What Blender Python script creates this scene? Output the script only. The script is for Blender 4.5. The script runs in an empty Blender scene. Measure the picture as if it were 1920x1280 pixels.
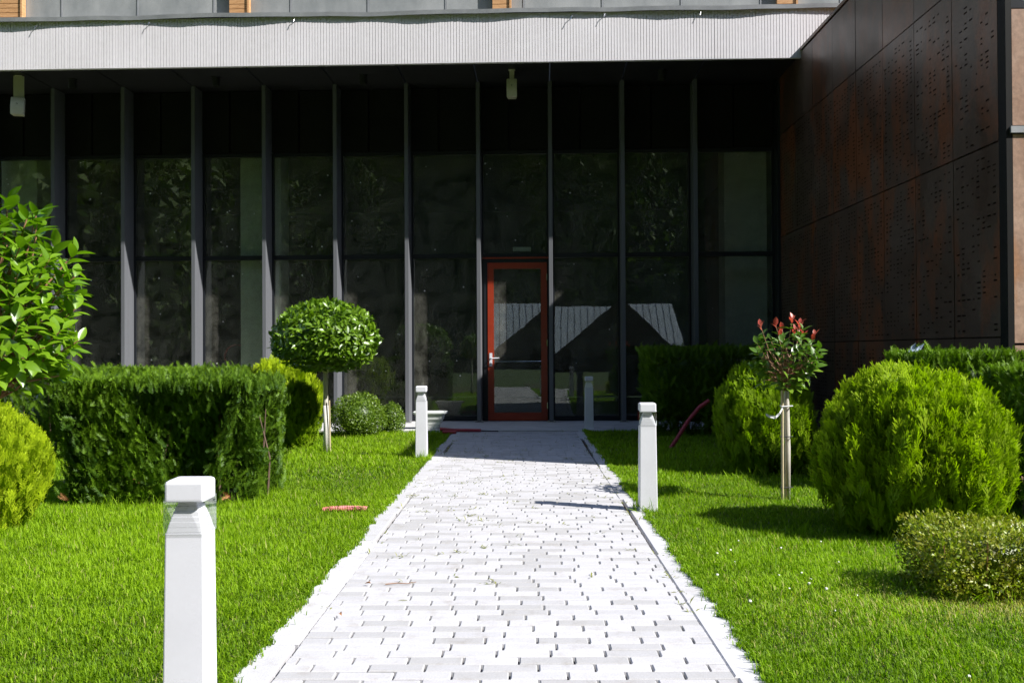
import bpy, math, random
import numpy as np
from mathutils import Vector, Matrix

random.seed(7)
rng = np.random.default_rng(7)
R = math.radians
SC = bpy.context.scene
COL = SC.collection

# ------------------------------------------------------------------ camera, sky, sun, exposure
cam_d = bpy.data.cameras.new('camera')
cam = bpy.data.objects.new('camera', cam_d)
COL.objects.link(cam)
cam_d.sensor_width = 36.0
cam_d.lens = 1750 / 1920 * 36
cam_d.clip_start = 0.05
cam_d.clip_end = 2000
cam.matrix_world = (Matrix.Translation((0, 0, 1.18)) @ Matrix.Rotation(R(0.69), 4, 'Z')
                    @ Matrix.Rotation(R(90.55), 4, 'X') @ Matrix.Rotation(R(-0.3), 4, 'Z'))
SC.camera = cam

SUN_DIR = Vector((1.0, -0.465, 1.015)).normalized()
world = bpy.data.worlds.new('World')
SC.world = world
world.use_nodes = True
wn = world.node_tree
wn.nodes.clear()
sky = wn.nodes.new('ShaderNodeTexSky')
sky.sky_type = 'NISHITA'
sky.sun_disc = False
sky.altitude = 900
sky.dust_density = 1.0
sky.air_density = 0.75
sky.ozone_density = 0.5
sky.sun_elevation = math.asin(SUN_DIR.z)
sky.sun_rotation = math.atan2(SUN_DIR.x, SUN_DIR.y)
bg = wn.nodes.new('ShaderNodeBackground')
bg.inputs['Strength'].default_value = 0.13
wo = wn.nodes.new('ShaderNodeOutputWorld')
wn.links.new(sky.outputs[0], bg.inputs['Color'])
wn.links.new(bg.outputs[0], wo.inputs['Surface'])

sun_d = bpy.data.lights.new('sun', 'SUN')
sun_d.energy = 5.0
sun_d.angle = R(0.53)
sun_d.color = (1.0, 0.97, 0.92)
sun = bpy.data.objects.new('sun', sun_d)
COL.objects.link(sun)
sun.rotation_euler = SUN_DIR.to_track_quat('Z', 'Y').to_euler()
sun.location = (30, -15, 30)

SC.view_settings.view_transform = 'Standard'
SC.view_settings.look = 'None'
SC.view_settings.gamma = 1.0
SC.view_settings.exposure = 0.9
SC.view_settings.use_curve_mapping = False
SC.cycles.max_bounces = 8
SC.cycles.transparent_max_bounces = 16
SC.cycles.use_denoising = True
SC.cycles.denoising_prefilter = 'FAST'
SC.cycles.sample_clamp_indirect = 6.0
SC.cycles.caustics_reflective = False
SC.cycles.caustics_refractive = False

# ------------------------------------------------------------------ materials
MATS = {}


def new_mat(name):
    m = bpy.data.materials.new(name)
    m.use_nodes = True
    nt = m.node_tree
    nt.nodes.clear()
    out = nt.nodes.new('ShaderNodeOutputMaterial')
    MATS[name] = m
    return m, nt, out


def N(nt, t, **kw):
    n = nt.nodes.new(t)
    for k, v in kw.items():
        setattr(n, k, v)
    return n


def principled(nt, out, rough=0.6, metal=0.0, spec=0.5):
    b = N(nt, 'ShaderNodeBsdfPrincipled')
    b.inputs['Roughness'].default_value = rough
    b.inputs['Metallic'].default_value = metal
    b.inputs['Specular IOR Level'].default_value = spec
    nt.links.new(b.outputs[0], out.inputs['Surface'])
    return b


def noise(nt, scale, detail=4, rough=0.55, vec=None, dist=0.0):
    n = N(nt, 'ShaderNodeTexNoise')
    n.inputs['Scale'].default_value = scale
    n.inputs['Detail'].default_value = detail
    n.inputs['Roughness'].default_value = rough
    n.inputs['Distortion'].default_value = dist
    if vec is not None:
        nt.links.new(vec, n.inputs['Vector'])
    return n


def ramp(nt, fac, stops):
    r = N(nt, 'ShaderNodeValToRGB')
    e = r.color_ramp.elements
    while len(e) > 1:
        e.remove(e[-1])
    e[0].position = stops[0][0]
    e[0].color = (*stops[0][1], 1)
    for p, c in stops[1:]:
        k = e.new(p)
        k.color = (*c, 1)
    nt.links.new(fac, r.inputs[0])
    return r


def mixc(nt, fac, a, b, mode='MIX'):
    m = N(nt, 'ShaderNodeMix', data_type='RGBA', blend_type=mode)
    for sock, v in ((m.inputs[0], fac), (m.inputs[6], a), (m.inputs[7], b)):
        if isinstance(v, (int, float)):
            sock.default_value = v
        elif isinstance(v, tuple):
            sock.default_value = (*v, 1)
        else:
            nt.links.new(v, sock)
    return m.outputs[2]


def bump(nt, b, height, strength=0.3, dist=0.01):
    bp = N(nt, 'ShaderNodeBump')
    bp.inputs['Strength'].default_value = strength
    bp.inputs['Distance'].default_value = dist
    nt.links.new(height, bp.inputs['Height'])
    nt.links.new(bp.outputs[0], b.inputs['Normal'])


def surf_mat(name, c1, c2, scale=6, rough=0.6, metal=0.0, bstr=0.15, bscale=60, spec=0.5, stops=None, stretch=None):
    m, nt, out = new_mat(name)
    tc = N(nt, 'ShaderNodeTexCoord')
    vec = tc.outputs['Object']
    if stretch:
        mp = N(nt, 'ShaderNodeMapping')
        mp.inputs['Scale'].default_value = stretch
        nt.links.new(vec, mp.inputs['Vector'])
        vec = mp.outputs[0]
    b = principled(nt, out, rough, metal, spec)
    n = noise(nt, scale, 6, 0.6, vec)
    r = ramp(nt, n.outputs[0], stops or [(0.3, c1), (0.7, c2)])
    nt.links.new(r.outputs[0], b.inputs['Base Color'])
    if bstr:
        n2 = noise(nt, bscale, 4, 0.6, vec)
        bump(nt, b, n2.outputs[0], bstr, 0.004)
    return m


def leaf_mat(name, dark, light, rough=0.45, trans=0.3, tcol=None, spec=0.5, patch=None, pscale=1.5):
    """two tones picked per leaf through the 'tint' attribute, plus light through the blade"""
    m, nt, out = new_mat(name)
    at = N(nt, 'ShaderNodeAttribute', attribute_name='tint')
    oi = N(nt, 'ShaderNodeObjectInfo')
    ad = N(nt, 'ShaderNodeMath', operation='ADD')
    nt.links.new(at.outputs['Fac'], ad.inputs[0])
    ml = N(nt, 'ShaderNodeMath', operation='MULTIPLY')
    ml.inputs[1].default_value = 0.25
    nt.links.new(oi.outputs['Random'], ml.inputs[0])
    nt.links.new(ml.outputs[0], ad.inputs[1])
    col = ramp(nt, ad.outputs[0], [(0.0, dark), (1.0, light)]).outputs[0]
    if name == 'grass_blade':      # dead straw blades among the green ones
        gt = N(nt, 'ShaderNodeMath', operation='GREATER_THAN')
        gt.inputs[1].default_value = 1.6
        nt.links.new(at.outputs['Fac'], gt.inputs[0])
        col = mixc(nt, gt.outputs[0], col, (0.42, 0.40, 0.13))
    if patch:
        tc = N(nt, 'ShaderNodeTexCoord')
        n = noise(nt, pscale, 3, 0.5, tc.outputs['Object'])
        f = ramp(nt, n.outputs[0], [(0.45, (0, 0, 0)), (0.7, (1, 1, 1))])
        col = mixc(nt, f.outputs[0], col, patch)
    b = N(nt, 'ShaderNodeBsdfPrincipled')
    b.inputs['Roughness'].default_value = rough
    b.inputs['Specular IOR Level'].default_value = spec
    nt.links.new(col, b.inputs['Base Color'])
    tr = N(nt, 'ShaderNodeBsdfTranslucent')
    tc2 = mixc(nt, 1.0, col, tcol or (1.3, 1.5, 0.5), 'MULTIPLY')
    nt.links.new(tc2, tr.inputs['Color'])
    ms = N(nt, 'ShaderNodeMixShader')
    ms.inputs[0].default_value = trans
    nt.links.new(b.outputs[0], ms.inputs[1])
    nt.links.new(tr.outputs[0], ms.inputs[2])
    nt.links.new(ms.outputs[0], out.inputs['Surface'])
    return m


def glass_mat(name, tint, refl, dust=0.0):
    m, nt, out = new_mat(name)
    tr = N(nt, 'ShaderNodeBsdfTransparent')
    tr.inputs['Color'].default_value = (*tint, 1)
    gl = N(nt, 'ShaderNodeBsdfGlossy')
    gl.inputs['Roughness'].default_value = 0.0
    gl.inputs['Color'].default_value = (0.9, 0.95, 0.93, 1)
    lw = N(nt, 'ShaderNodeLayerWeight')
    lw.inputs['Blend'].default_value = 0.5
    pw = N(nt, 'ShaderNodeMath', operation='POWER')
    nt.links.new(lw.outputs['Facing'], pw.inputs[0])
    pw.inputs[1].default_value = 5.0
    fr = N(nt, 'ShaderNodeMath', operation='MULTIPLY_ADD')
    nt.links.new(pw.outputs[0], fr.inputs[0])
    fr.inputs[1].default_value = 0.96
    fr.inputs[2].default_value = 0.04
    mu = N(nt, 'ShaderNodeMath', operation='MULTIPLY', use_clamp=True)
    mu.inputs[1].default_value = refl
    nt.links.new(fr.outputs[0], mu.inputs[0])
    if name == 'window_glass':
        tc = N(nt, 'ShaderNodeTexCoord')
        n = noise(nt, 1.6, 2, 0.5, tc.outputs['Object'])
        bp = N(nt, 'ShaderNodeBump')
        bp.inputs['Strength'].default_value = 0.008
        bp.inputs['Distance'].default_value = 0.05
        nt.links.new(n.outputs[0], bp.inputs['Height'])
        nt.links.new(bp.outputs[0], gl.inputs['Normal'])
    ms = N(nt, 'ShaderNodeMixShader')
    nt.links.new(mu.outputs[0], ms.inputs[0])
    nt.links.new(tr.outputs[0], ms.inputs[1])
    nt.links.new(gl.outputs[0], ms.inputs[2])
    last = ms.outputs[0]
    if dust:
        df = N(nt, 'ShaderNodeBsdfDiffuse')
        df.inputs['Color'].default_value = (0.5, 0.48, 0.42, 1)
        tc = N(nt, 'ShaderNodeTexCoord')
        n = noise(nt, 4, 5, 0.65, tc.outputs['Object'])
        r = ramp(nt, n.outputs[0], [(0.38, (dust * 0.35,) * 3), (0.7, (dust * 2.2,) * 3)])
        ms2 = N(nt, 'ShaderNodeMixShader')
        nt.links.new(r.outputs[0], ms2.inputs[0])
        nt.links.new(last, ms2.inputs[1])
        nt.links.new(df.outputs[0], ms2.inputs[2])
        last = ms2.outputs[0]
    nt.links.new(last, out.inputs['Surface'])
    return m


# hard surfaces
surf_mat('ground_soil', (0.03, 0.06, 0.012), (0.06, 0.095, 0.02), 3, 0.95, bstr=0.5, bscale=25)
surf_mat('lawn_soil', (0.035, 0.06, 0.012), (0.075, 0.07, 0.025), 5, 0.95, bstr=0.5, bscale=40)
surf_mat('sand_joint', (0.05, 0.035, 0.022), (0.10, 0.07, 0.045), 30, 0.95, bstr=0.4, bscale=200)
surf_mat('concrete', (0.42, 0.42, 0.42), (0.56, 0.55, 0.54), 3, 0.85, bstr=0.2, bscale=50)
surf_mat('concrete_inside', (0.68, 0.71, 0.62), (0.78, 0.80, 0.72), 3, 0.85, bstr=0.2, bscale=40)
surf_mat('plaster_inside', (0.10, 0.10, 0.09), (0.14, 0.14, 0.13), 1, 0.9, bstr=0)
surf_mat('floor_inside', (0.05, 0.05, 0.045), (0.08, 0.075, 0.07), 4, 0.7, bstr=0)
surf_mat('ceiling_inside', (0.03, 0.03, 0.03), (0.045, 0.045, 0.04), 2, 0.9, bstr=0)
surf_mat('fin_metal', (0.11, 0.115, 0.127), (0.13, 0.135, 0.148), 2, 0.55, spec=0.25, bstr=0.05, bscale=200, stretch=(8, 8, 0.6))
surf_mat('frame_metal', (0.010, 0.012, 0.016), (0.016, 0.018, 0.023), 3, 0.4, bstr=0.05, spec=0.3)
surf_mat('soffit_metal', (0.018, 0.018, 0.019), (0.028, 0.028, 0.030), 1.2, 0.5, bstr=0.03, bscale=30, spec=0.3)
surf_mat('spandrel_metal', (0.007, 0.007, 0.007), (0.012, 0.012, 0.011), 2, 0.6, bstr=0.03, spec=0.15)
surf_mat('flashing_metal', (0.30, 0.31, 0.33), (0.42, 0.43, 0.45), 4, 0.38, metal=0.35, bstr=0.1, bscale=20)
surf_mat('parapet_glass', (0.22, 0.235, 0.24), (0.36, 0.37, 0.37), 3, 0.3, bstr=0.08, bscale=40, stretch=(1, 1, 0.5))
surf_mat('red_door', (0.26, 0.026, 0.009), (0.31, 0.036, 0.012), 6, 0.38, bstr=0.05, bscale=120)
surf_mat('steel', (0.55, 0.55, 0.55), (0.65, 0.65, 0.65), 8, 0.25, metal=1.0, bstr=0)
surf_mat('white_paint', (0.62, 0.62, 0.66), (0.67, 0.67, 0.71), 4, 0.42, bstr=0.04, bscale=90)
surf_mat('white_plastic', (0.70, 0.72, 0.70), (0.80, 0.81, 0.79), 5, 0.4, bstr=0.05)
surf_mat('beige_plastic', (0.50, 0.48, 0.36), (0.56, 0.54, 0.42), 5, 0.45, bstr=0.03)
surf_mat('black_plastic', (0.012, 0.012, 0.012), (0.02, 0.02, 0.02), 5, 0.45, bstr=0.03)
surf_mat('red_plastic', (0.30, 0.02, 0.04), (0.38, 0.04, 0.06), 9, 0.42, bstr=0.05)
surf_mat('pink_plastic', (0.55, 0.13, 0.13), (0.66, 0.24, 0.22), 9, 0.45, bstr=0.05)
surf_mat('bark_pale', (0.36, 0.33, 0.27), (0.54, 0.51, 0.44), 14, 0.85, bstr=0.5, bscale=60, stretch=(1, 1, 0.4))
surf_mat('bark_brown', (0.07, 0.045, 0.03), (0.14, 0.09, 0.06), 20, 0.9, bstr=0.5, bscale=60)
surf_mat('limewash', (0.55, 0.53, 0.48), (0.66, 0.64, 0.6), 14, 0.9, bstr=0.4, bscale=60)
surf_mat('twig_red', (0.20, 0.09, 0.05), (0.32, 0.17, 0.09), 20, 0.6, bstr=0.2)
surf_mat('cane', (0.42, 0.34, 0.20), (0.55, 0.46, 0.30), 12, 0.6, bstr=0.2)
surf_mat('ribbon', (0.55, 0.56, 0.58), (0.7, 0.7, 0.7), 9, 0.4, bstr=0.1)
surf_mat('dry_leaf', (0.30, 0.13, 0.05), (0.42, 0.2, 0.08), 12, 0.8, bstr=0.3)
surf_mat('house_wood', (0.05, 0.03, 0.018), (0.09, 0.055, 0.03), 3, 0.8, bstr=0.2, stretch=(6, 6, 0.5))
surf_mat('roof_sheet', (0.62, 0.66, 0.70), (0.72, 0.76, 0.80), 2, 0.4, bstr=0.05)
surf_mat('blue_scrap', (0.25, 0.33, 0.45), (0.4, 0.47, 0.58), 12, 0.4, bstr=0.1)
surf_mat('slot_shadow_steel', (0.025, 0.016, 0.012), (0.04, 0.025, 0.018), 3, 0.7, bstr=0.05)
surf_mat('forest_floor', (0.012, 0.02, 0.006), (0.03, 0.045, 0.012), 0.3, 0.95, bstr=0)
surf_mat('clover_white', (0.7, 0.68, 0.6), (0.8, 0.8, 0.74), 40, 0.8, bstr=0.3)


def fascia_material():
    m, nt, out = new_mat('fascia_board')
    tc = N(nt, 'ShaderNodeTexCoord')
    b = principled(nt, out, 0.75)
    n = noise(nt, 0.9, 5, 0.6, tc.outputs['Object'])
    n2 = noise(nt, 14, 4, 0.7, tc.outputs['Object'])
    c = ramp(nt, n.outputs[0], [(0.3, (0.70, 0.675, 0.70)), (0.7, (0.79, 0.765, 0.80))]).outputs[0]
    f = ramp(nt, n2.outputs[0], [(0.35, (0.94, 0.935, 0.94)), (0.65, (1, 1, 1))]).outputs[0]
    nt.links.new(mixc(nt, 1.0, c, f, 'MULTIPLY'), b.inputs['Base Color'])


fascia_material()


def wood_material():
    m, nt, out = new_mat('larch_wood')
    tc = N(nt, 'ShaderNodeTexCoord')
    mp = N(nt, 'ShaderNodeMapping')
    mp.inputs['Scale'].default_value = (2, 2, 14)
    nt.links.new(tc.outputs['Object'], mp.inputs['Vector'])
    b = principled(nt, out, 0.55)
    n = noise(nt, 3, 6, 0.6, mp.outputs[0], 1.5)
    c = ramp(nt, n.outputs[0], [(0.3, (0.40, 0.20, 0.08)), (0.7, (0.62, 0.36, 0.17))])
    nt.links.new(c.outputs[0], b.inputs['Base Color'])


wood_material()


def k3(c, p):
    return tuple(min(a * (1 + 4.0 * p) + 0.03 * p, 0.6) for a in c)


def corten_material(name, pale):
    m, nt, out = new_mat(name)
    geo = N(nt, 'ShaderNodeNewGeometry')
    oi = N(nt, 'ShaderNodeObjectInfo')
    b = principled(nt, out, 0.42, 0.0, 0.6)
    n1 = noise(nt, 1.1, 6, 0.65, geo.outputs['Position'], 0.6)
    c1 = ramp(nt, n1.outputs[0], [(0.30, k3((0.055, 0.030, 0.020), pale)), (0.50, k3((0.068, 0.042, 0.030), pale)), (0.68, k3((0.092, 0.062, 0.046), pale))]).outputs[0]
    mp = N(nt, 'ShaderNodeMapping')
    mp.inputs['Scale'].default_value = (1.6, 1.6, 0.55)
    mp.inputs['Location'].default_value = (3.1, 7.7, 1.3)
    nt.links.new(geo.outputs['Position'], mp.inputs['Vector'])
    n2 = noise(nt, 1.5, 5, 0.62, mp.outputs[0], 0.4)
    sh = N(nt, 'ShaderNodeMath', operation='MULTIPLY_ADD')
    nt.links.new(oi.outputs['Random'], sh.inputs[0])
    sh.inputs[1].default_value = 0.16
    nt.links.new(n2.outputs[0], sh.inputs[2])
    f2 = ramp(nt, sh.outputs[0], [(0.58, (0, 0, 0)), (0.74, (0.9, 0.9, 0.9))]).outputs[0]
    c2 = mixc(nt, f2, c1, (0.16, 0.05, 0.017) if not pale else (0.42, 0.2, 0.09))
    n3 = noise(nt, 26, 4, 0.7, geo.outputs['Position'])
    f3 = ramp(nt, n3.outputs[0], [(0.35, (0.8, 0.78, 0.76)), (0.65, (1.1, 1.08, 1.05))]).outputs[0]
    c3 = mixc(nt, 1.0, c2, f3, 'MULTIPLY')
    nt.links.new(c3, b.inputs['Base Color'])
    rr = ramp(nt, n1.outputs[0], [(0.3, (0.30,) * 3), (0.7, (0.48,) * 3)])
    nt.links.new(rr.outputs[0], b.inputs['Roughness'])
    bump(nt, b, n3.outputs[0], 0.12, 0.003)


corten_material('corten_steel', 0.0)
corten_material('corten_sunlit', 1.0)      # paler copy of the steel, sunlight on the front put into colour


def paver_material(name, c1, c2, rnd=True):
    m, nt, out = new_mat(name)
    geo = N(nt, 'ShaderNodeNewGeometry')
    oi = N(nt, 'ShaderNodeObjectInfo')
    at = N(nt, 'ShaderNodeAttribute', attribute_name='tint')
    b = principled(nt, out, 0.8)
    ad = N(nt, 'ShaderNodeMath', operation='ADD')
    nt.links.new(oi.outputs['Random'], ad.inputs[0])
    nt.links.new(at.outputs['Fac'], ad.inputs[1])
    fr = N(nt, 'ShaderNodeMath', operation='FRACT')
    nt.links.new(ad.outputs[0], fr.inputs[0])
    c = ramp(nt, fr.outputs[0], [(0.0, c1), (0.16, c1), (0.3, c2), (1.0, (c2[0] * 1.06, c2[1] * 1.06, c2[2] * 1.06))]).outputs[0]
    n = noise(nt, 9, 7, 0.7, geo.outputs['Position'])
    f = ramp(nt, n.outputs[0], [(0.28, (0.80, 0.77, 0.72)), (0.45, (0.96, 0.955, 0.945)), (0.62, (1, 1, 1)), (0.85, (1.03, 1.03, 1.03))]).outputs[0]
    n2 = noise(nt, 160, 3, 0.6, geo.outputs['Position'])
    f2 = ramp(nt, n2.outputs[0], [(0.3, (0.86, 0.86, 0.86)), (0.6, (1, 1, 1))]).outputs[0]
    nt.links.new(mixc(nt, 1.0, mixc(nt, 1.0, c, f, 'MULTIPLY'), f2, 'MULTIPLY'), b.inputs['Base Color'])
    bump(nt, b, n2.outputs[0], 0.25, 0.003)


paver_material('paver_concrete', (0.385, 0.38, 0.385), (0.455, 0.45, 0.468))
paver_material('kerb_concrete', (0.46, 0.455, 0.47), (0.48, 0.475, 0.495))

glass_mat('window_glass', (0.80, 0.84, 0.80), 1.6, 0.065)
glass_mat('clear_plastic', (0.985, 0.99, 0.985), 2.0)

# foliage
leaf_mat('grass_blade', (0.055, 0.135, 0.002), (0.265, 0.42, 0.010), 0.55, 0.42, spec=0.18)
leaf_mat('laurel_leaf', (0.075, 0.165, 0.006), (0.17, 0.30, 0.014), 0.3, 0.32, (1.5, 1.7, 0.4))
leaf_mat('ball_leaf', (0.045, 0.11, 0.005), (0.15, 0.26, 0.014), 0.33, 0.25)
leaf_mat('photinia_leaf', (0.05, 0.12, 0.010), (0.16, 0.26, 0.022), 0.33, 0.28)
leaf_mat('young_red_leaf', (0.42, 0.07, 0.05), (0.60, 0.24, 0.17), 0.35, 0.35, (1.4, 0.9, 0.7))
leaf_mat('thuja_leaf', (0.035, 0.09, 0.003), (0.29, 0.41, 0.006), 0.6, 0.35, spec=0.2)
leaf_mat('thuja_gold_leaf', (0.13, 0.21, 0.004), (0.40, 0.50, 0.012), 0.6, 0.35, spec=0.2)
leaf_mat('thuja_green_leaf', (0.03, 0.08, 0.003), (0.22, 0.34, 0.006), 0.6, 0.32, spec=0.2)
leaf_mat('yew_leaf', (0.018, 0.055, 0.005), (0.14, 0.25, 0.012), 0.5, 0.25, spec=0.2)
leaf_mat('box_leaf', (0.045, 0.10, 0.006), (0.14, 0.22, 0.012), 0.4, 0.25)
leaf_mat('box_gold_leaf', (0.055, 0.11, 0.004), (0.31, 0.37, 0.022), 0.4, 0.3, patch=(0.25, 0.22, 0.03), pscale=15)
leaf_mat('forest_leaf', (0.025, 0.06, 0.006), (0.09, 0.14, 0.016), 0.7, 0.2)
leaf_mat('weed_leaf', (0.10, 0.14, 0.012), (0.26, 0.26, 0.05), 0.6, 0.3)


# ------------------------------------------------------------------ mesh helpers
def tag(o, label=None, cat=None, group=None, kind=None):
    if label:
        o['label'] = label
    if cat:
        o['category'] = cat
    if group:
        o['group'] = group
    if kind:
        o['kind'] = kind
    return o


def empty(name, loc=(0, 0, 0), rz=0.0):
    o = bpy.data.objects.new(name, None)
    COL.objects.link(o)
    o.location = loc
    o.rotation_euler = (0, 0, rz)
    o.empty_display_size = 0.2
    return o


def link(name, me, parent=None, loc=(0, 0, 0), rot=(0, 0, 0)):
    o = bpy.data.objects.new(name, me)
    COL.objects.link(o)
    o.parent = parent
    o.location = loc
    o.rotation_euler = rot
    return o


class MB:
    """collects polygons; build() makes one mesh"""

    def __init__(s):
        s.v, s.f, s.mi = [], [], []
        s.cur = 0

    def add(s, vs, fs):
        b = len(s.v)
        s.v += [tuple(v) for v in vs]
        s.f += [tuple(i + b for i in f) for f in fs]
        s.mi += [s.cur] * len(fs)
        return s

    def box(s, x0, x1, y0, y1, z0, z1):
        vs = [(x, y, z) for z in (z0, z1) for y in (y0, y1) for x in (x0, x1)]
        return s.add(vs, [(0, 2, 3, 1), (4, 5, 7, 6), (0, 1, 5, 4), (2, 6, 7, 3), (0, 4, 6, 2), (1, 3, 7, 5)])

    def rings(s, rings, cap0=True, cap1=True):
        """list of closed rings with equal counts"""
        n = len(rings[0])
        vs = [p for r in rings for p in r]
        fs = []
        for k in range(len(rings) - 1):
            for i in range(n):
                j = (i + 1) % n
                fs.append((k * n + i, k * n + j, (k + 1) * n + j, (k + 1) * n + i))
        if cap0:
            fs.append(tuple(reversed(range(n))))
        if cap1:
            fs.append(tuple((len(rings) - 1) * n + i for i in range(n)))
        return s.add(vs, fs)

    def tube(s, pts, rad, n=8, caps=True):
        pts = [Vector(p) for p in pts]
        if not hasattr(rad, '__len__'):
            rad = [rad] * len(pts)
        rings = []
        ref = None
        for i, p in enumerate(pts):
            d = (pts[min(i + 1, len(pts) - 1)] - pts[max(i - 1, 0)]).normalized()
            if ref is None:
                ref = Vector((0, 0, 1)) if abs(d.z) < 0.9 else Vector((1, 0, 0))
            u = d.cross(ref)
            u.normalize()
            w = d.cross(u)
            ref = -w if False else ref
            rings.append([p + (u * math.cos(2 * math.pi * k / n) + w * math.sin(2 * math.pi * k / n)) * rad[i] for k in range(n)])
        return s.rings(rings, caps, caps)

    def mesh(s, name, mats, smooth=False):
        me = bpy.data.meshes.new(name)
        me.from_pydata(s.v, [], s.f)
        if not isinstance(mats, (list, tuple)):
            mats = [mats]
        for m in mats:
            me.materials.append(MATS[m])
        if any(s.mi):
            me.polygons.foreach_set('material_index', s.mi)
        me.validate()
        import bmesh
        bm = bmesh.new()
        bm.from_mesh(me)
        bmesh.ops.recalc_face_normals(bm, faces=bm.faces)
        bm.to_mesh(me)
        bm.free()
        if smooth:
            me.polygons.foreach_set('use_smooth', [True] * len(me.polygons))
        return me

    def build(s, name, mats, parent=None, loc=(0, 0, 0), rot=(0, 0, 0), smooth=False, bevel=0):
        o = link(name, s.mesh(name, mats, smooth), parent, loc, rot)
        if bevel:
            m = o.modifiers.new('bevel', 'BEVEL')
            m.width = bevel
            m.segments = 2
            m.limit_method = 'ANGLE'
        return o


def rrect(hx, hy, r, z, n=3, cx=0, cy=0):
    pts = []
    for (sx, sy, a0) in ((1, 1, 0), (-1, 1, 90), (-1, -1, 180), (1, -1, 270)):
        for k in range(n + 1):
            a = R(a0 + 90 * k / n)
            pts.append((cx + sx * (hx - r) + r * math.cos(a), cy + sy * (hy - r) + r * math.sin(a), z))
    return pts


def np_mesh(name, V, faces, mat, tint=None, smooth=False):
    """faces: list of int arrays (m,k)"""
    me = bpy.data.meshes.new(name)
    nl = sum(f.size for f in faces)
    npoly = sum(len(f) for f in faces)
    me.vertices.add(len(V))
    me.vertices.foreach_set('co', np.ascontiguousarray(V, dtype=np.float32).ravel())
    me.loops.add(nl)
    me.polygons.add(npoly)
    me.loops.foreach_set('vertex_index', np.concatenate([f.ravel() for f in faces]).astype(np.int32))
    tot = np.concatenate([np.full(len(f), f.shape[1], dtype=np.int32) for f in faces])
    start = np.concatenate([[0], np.cumsum(tot)[:-1]]).astype(np.int32)
    me.polygons.foreach_set('loop_start', start)
    me.polygons.foreach_set('loop_total', tot)
    if smooth:
        me.polygons.foreach_set('use_smooth', np.ones(npoly, dtype=bool))
    if tint is not None:
        a = me.attributes.new('tint', 'FLOAT', 'POINT')
        a.data.foreach_set('value', np.ascontiguousarray(tint, dtype=np.float32))
    me.materials.append(MATS[mat])
    me.update(calc_edges=True)
    return me


def nrm(a):
    return a / np.maximum(np.linalg.norm(a, axis=-1, keepdims=True), 1e-9)


def frames(d, up):
    """columns x, y=d, z ~ up"""
    d = nrm(d)
    x = nrm(np.cross(d, up))
    z = np.cross(x, d)
    return np.stack([x, d, z], axis=-1)


def scatter(protos, pos, rot, scale, tint, tip=0.0):
    """protos: list of (V, [faces], ptint) ; every instance picks one"""
    which = rng.integers(0, len(protos), len(pos))
    Vs, Ts, Fs, base = [], [], {}, 0
    for k, (pv, pf, pt) in enumerate(protos):
        idx = np.where(which == k)[0]
        if not len(idx):
            continue
        v = np.einsum('nij,kj->nki', rot[idx], pv) * scale[idx][:, None, None] + pos[idx][:, None, :]
        Vs.append(v.reshape(-1, 3))
        Ts.append((tint[idx][:, None] + pt[None, :] * tip).reshape(-1))
        for f in pf:
            ff = (f[None] + (np.arange(len(idx)) * len(pv))[:, None, None] + base).reshape(-1, f.shape[1])
            Fs.setdefault(f.shape[1], []).append(ff)
        base += len(idx) * len(pv)
    return np.concatenate(Vs), [np.concatenate(x) for x in Fs.values()], np.concatenate(Ts)


def merge(*parts):
    Vs, Ts, Fs, base = [], [], {}, 0
    for V, F, T in parts:
        Vs.append(V)
        Ts.append(T)
        for f in F:
            Fs.setdefault(f.shape[1], []).append(f + base)
        base += len(V)
    return np.concatenate(Vs), [np.concatenate(x) for x in Fs.values()], np.concatenate(Ts)


_ph = rng.uniform(0, 6.28, (24, 1))
_dr = nrm(rng.normal(size=(24, 3)))
_fr = rng.uniform(0.6, 2.2, (24, 1))


def vnoise(p, freq):
    """smooth pseudo noise in -1..1"""
    a = (p @ _dr.T) * freq * _fr.T + _ph.T
    return np.tanh(np.sin(a).sum(axis=1) / 3.2)


# ------------------------------------------------------------------ leaf prototypes (length along +y, face +z)
def leaf_proto(w, fold=0.12, bend=0.25, rows=5, shape=0.8):
    t = np.linspace(0, 1, rows)
    hw = w * 0.5 * np.sin(np.pi * t ** shape) ** 0.8
    hw[0] = w * 0.06
    hw[-1] = 0.004
    z = -bend * t ** 2
    V = []
    for i in range(rows):
        V += [(-hw[i], t[i], z[i] + fold * hw[i] * 2), (0, t[i], z[i]), (hw[i], t[i], z[i] + fold * hw[i] * 2)]
    F = []
    for i in range(rows - 1):
        a = i * 3
        F += [(a, a + 1, a + 4, a + 3), (a + 1, a + 2, a + 5, a + 4)]
    return np.array(V), [np.array(F)], np.repeat(t, 3)


def needle_proto(n=9, length=1.0, nl=0.27, nw=0.05, up=0.35):
    V, F, T = [], [], []
    for i in range(n):
        t = 0.08 + 0.92 * i / (n - 1)
        for s in (-1, 1):
            L = nl * (1.0 if t < 0.8 else 1.3 - 0.6 * (t - 0.3))
            a = R(58 + random.uniform(-12, 12) - 30 * (t > 0.9))
            d = np.array([s * math.sin(a), math.cos(a), up * random.uniform(0.2, 1.4)])
            p = np.array([0, t * length, -0.1 * t * t])
            q = p + d * L
            side = np.array([-d[1], d[0], 0]) * nw
            b = len(V)
            V += [p - side, p + side, q]
            F.append((b, b + 1, b + 2))
            T += [t * 0.7, t * 0.7, t]
    b = len(V)
    V += [(-0.014, 0, 0), (0.014, 0, 0), (0, length, -0.1)]
    F.append((b, b + 1, b + 2))
    T += [0, 0, 0]
    return np.array(V), [np.array(F)], np.array(T)


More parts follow.
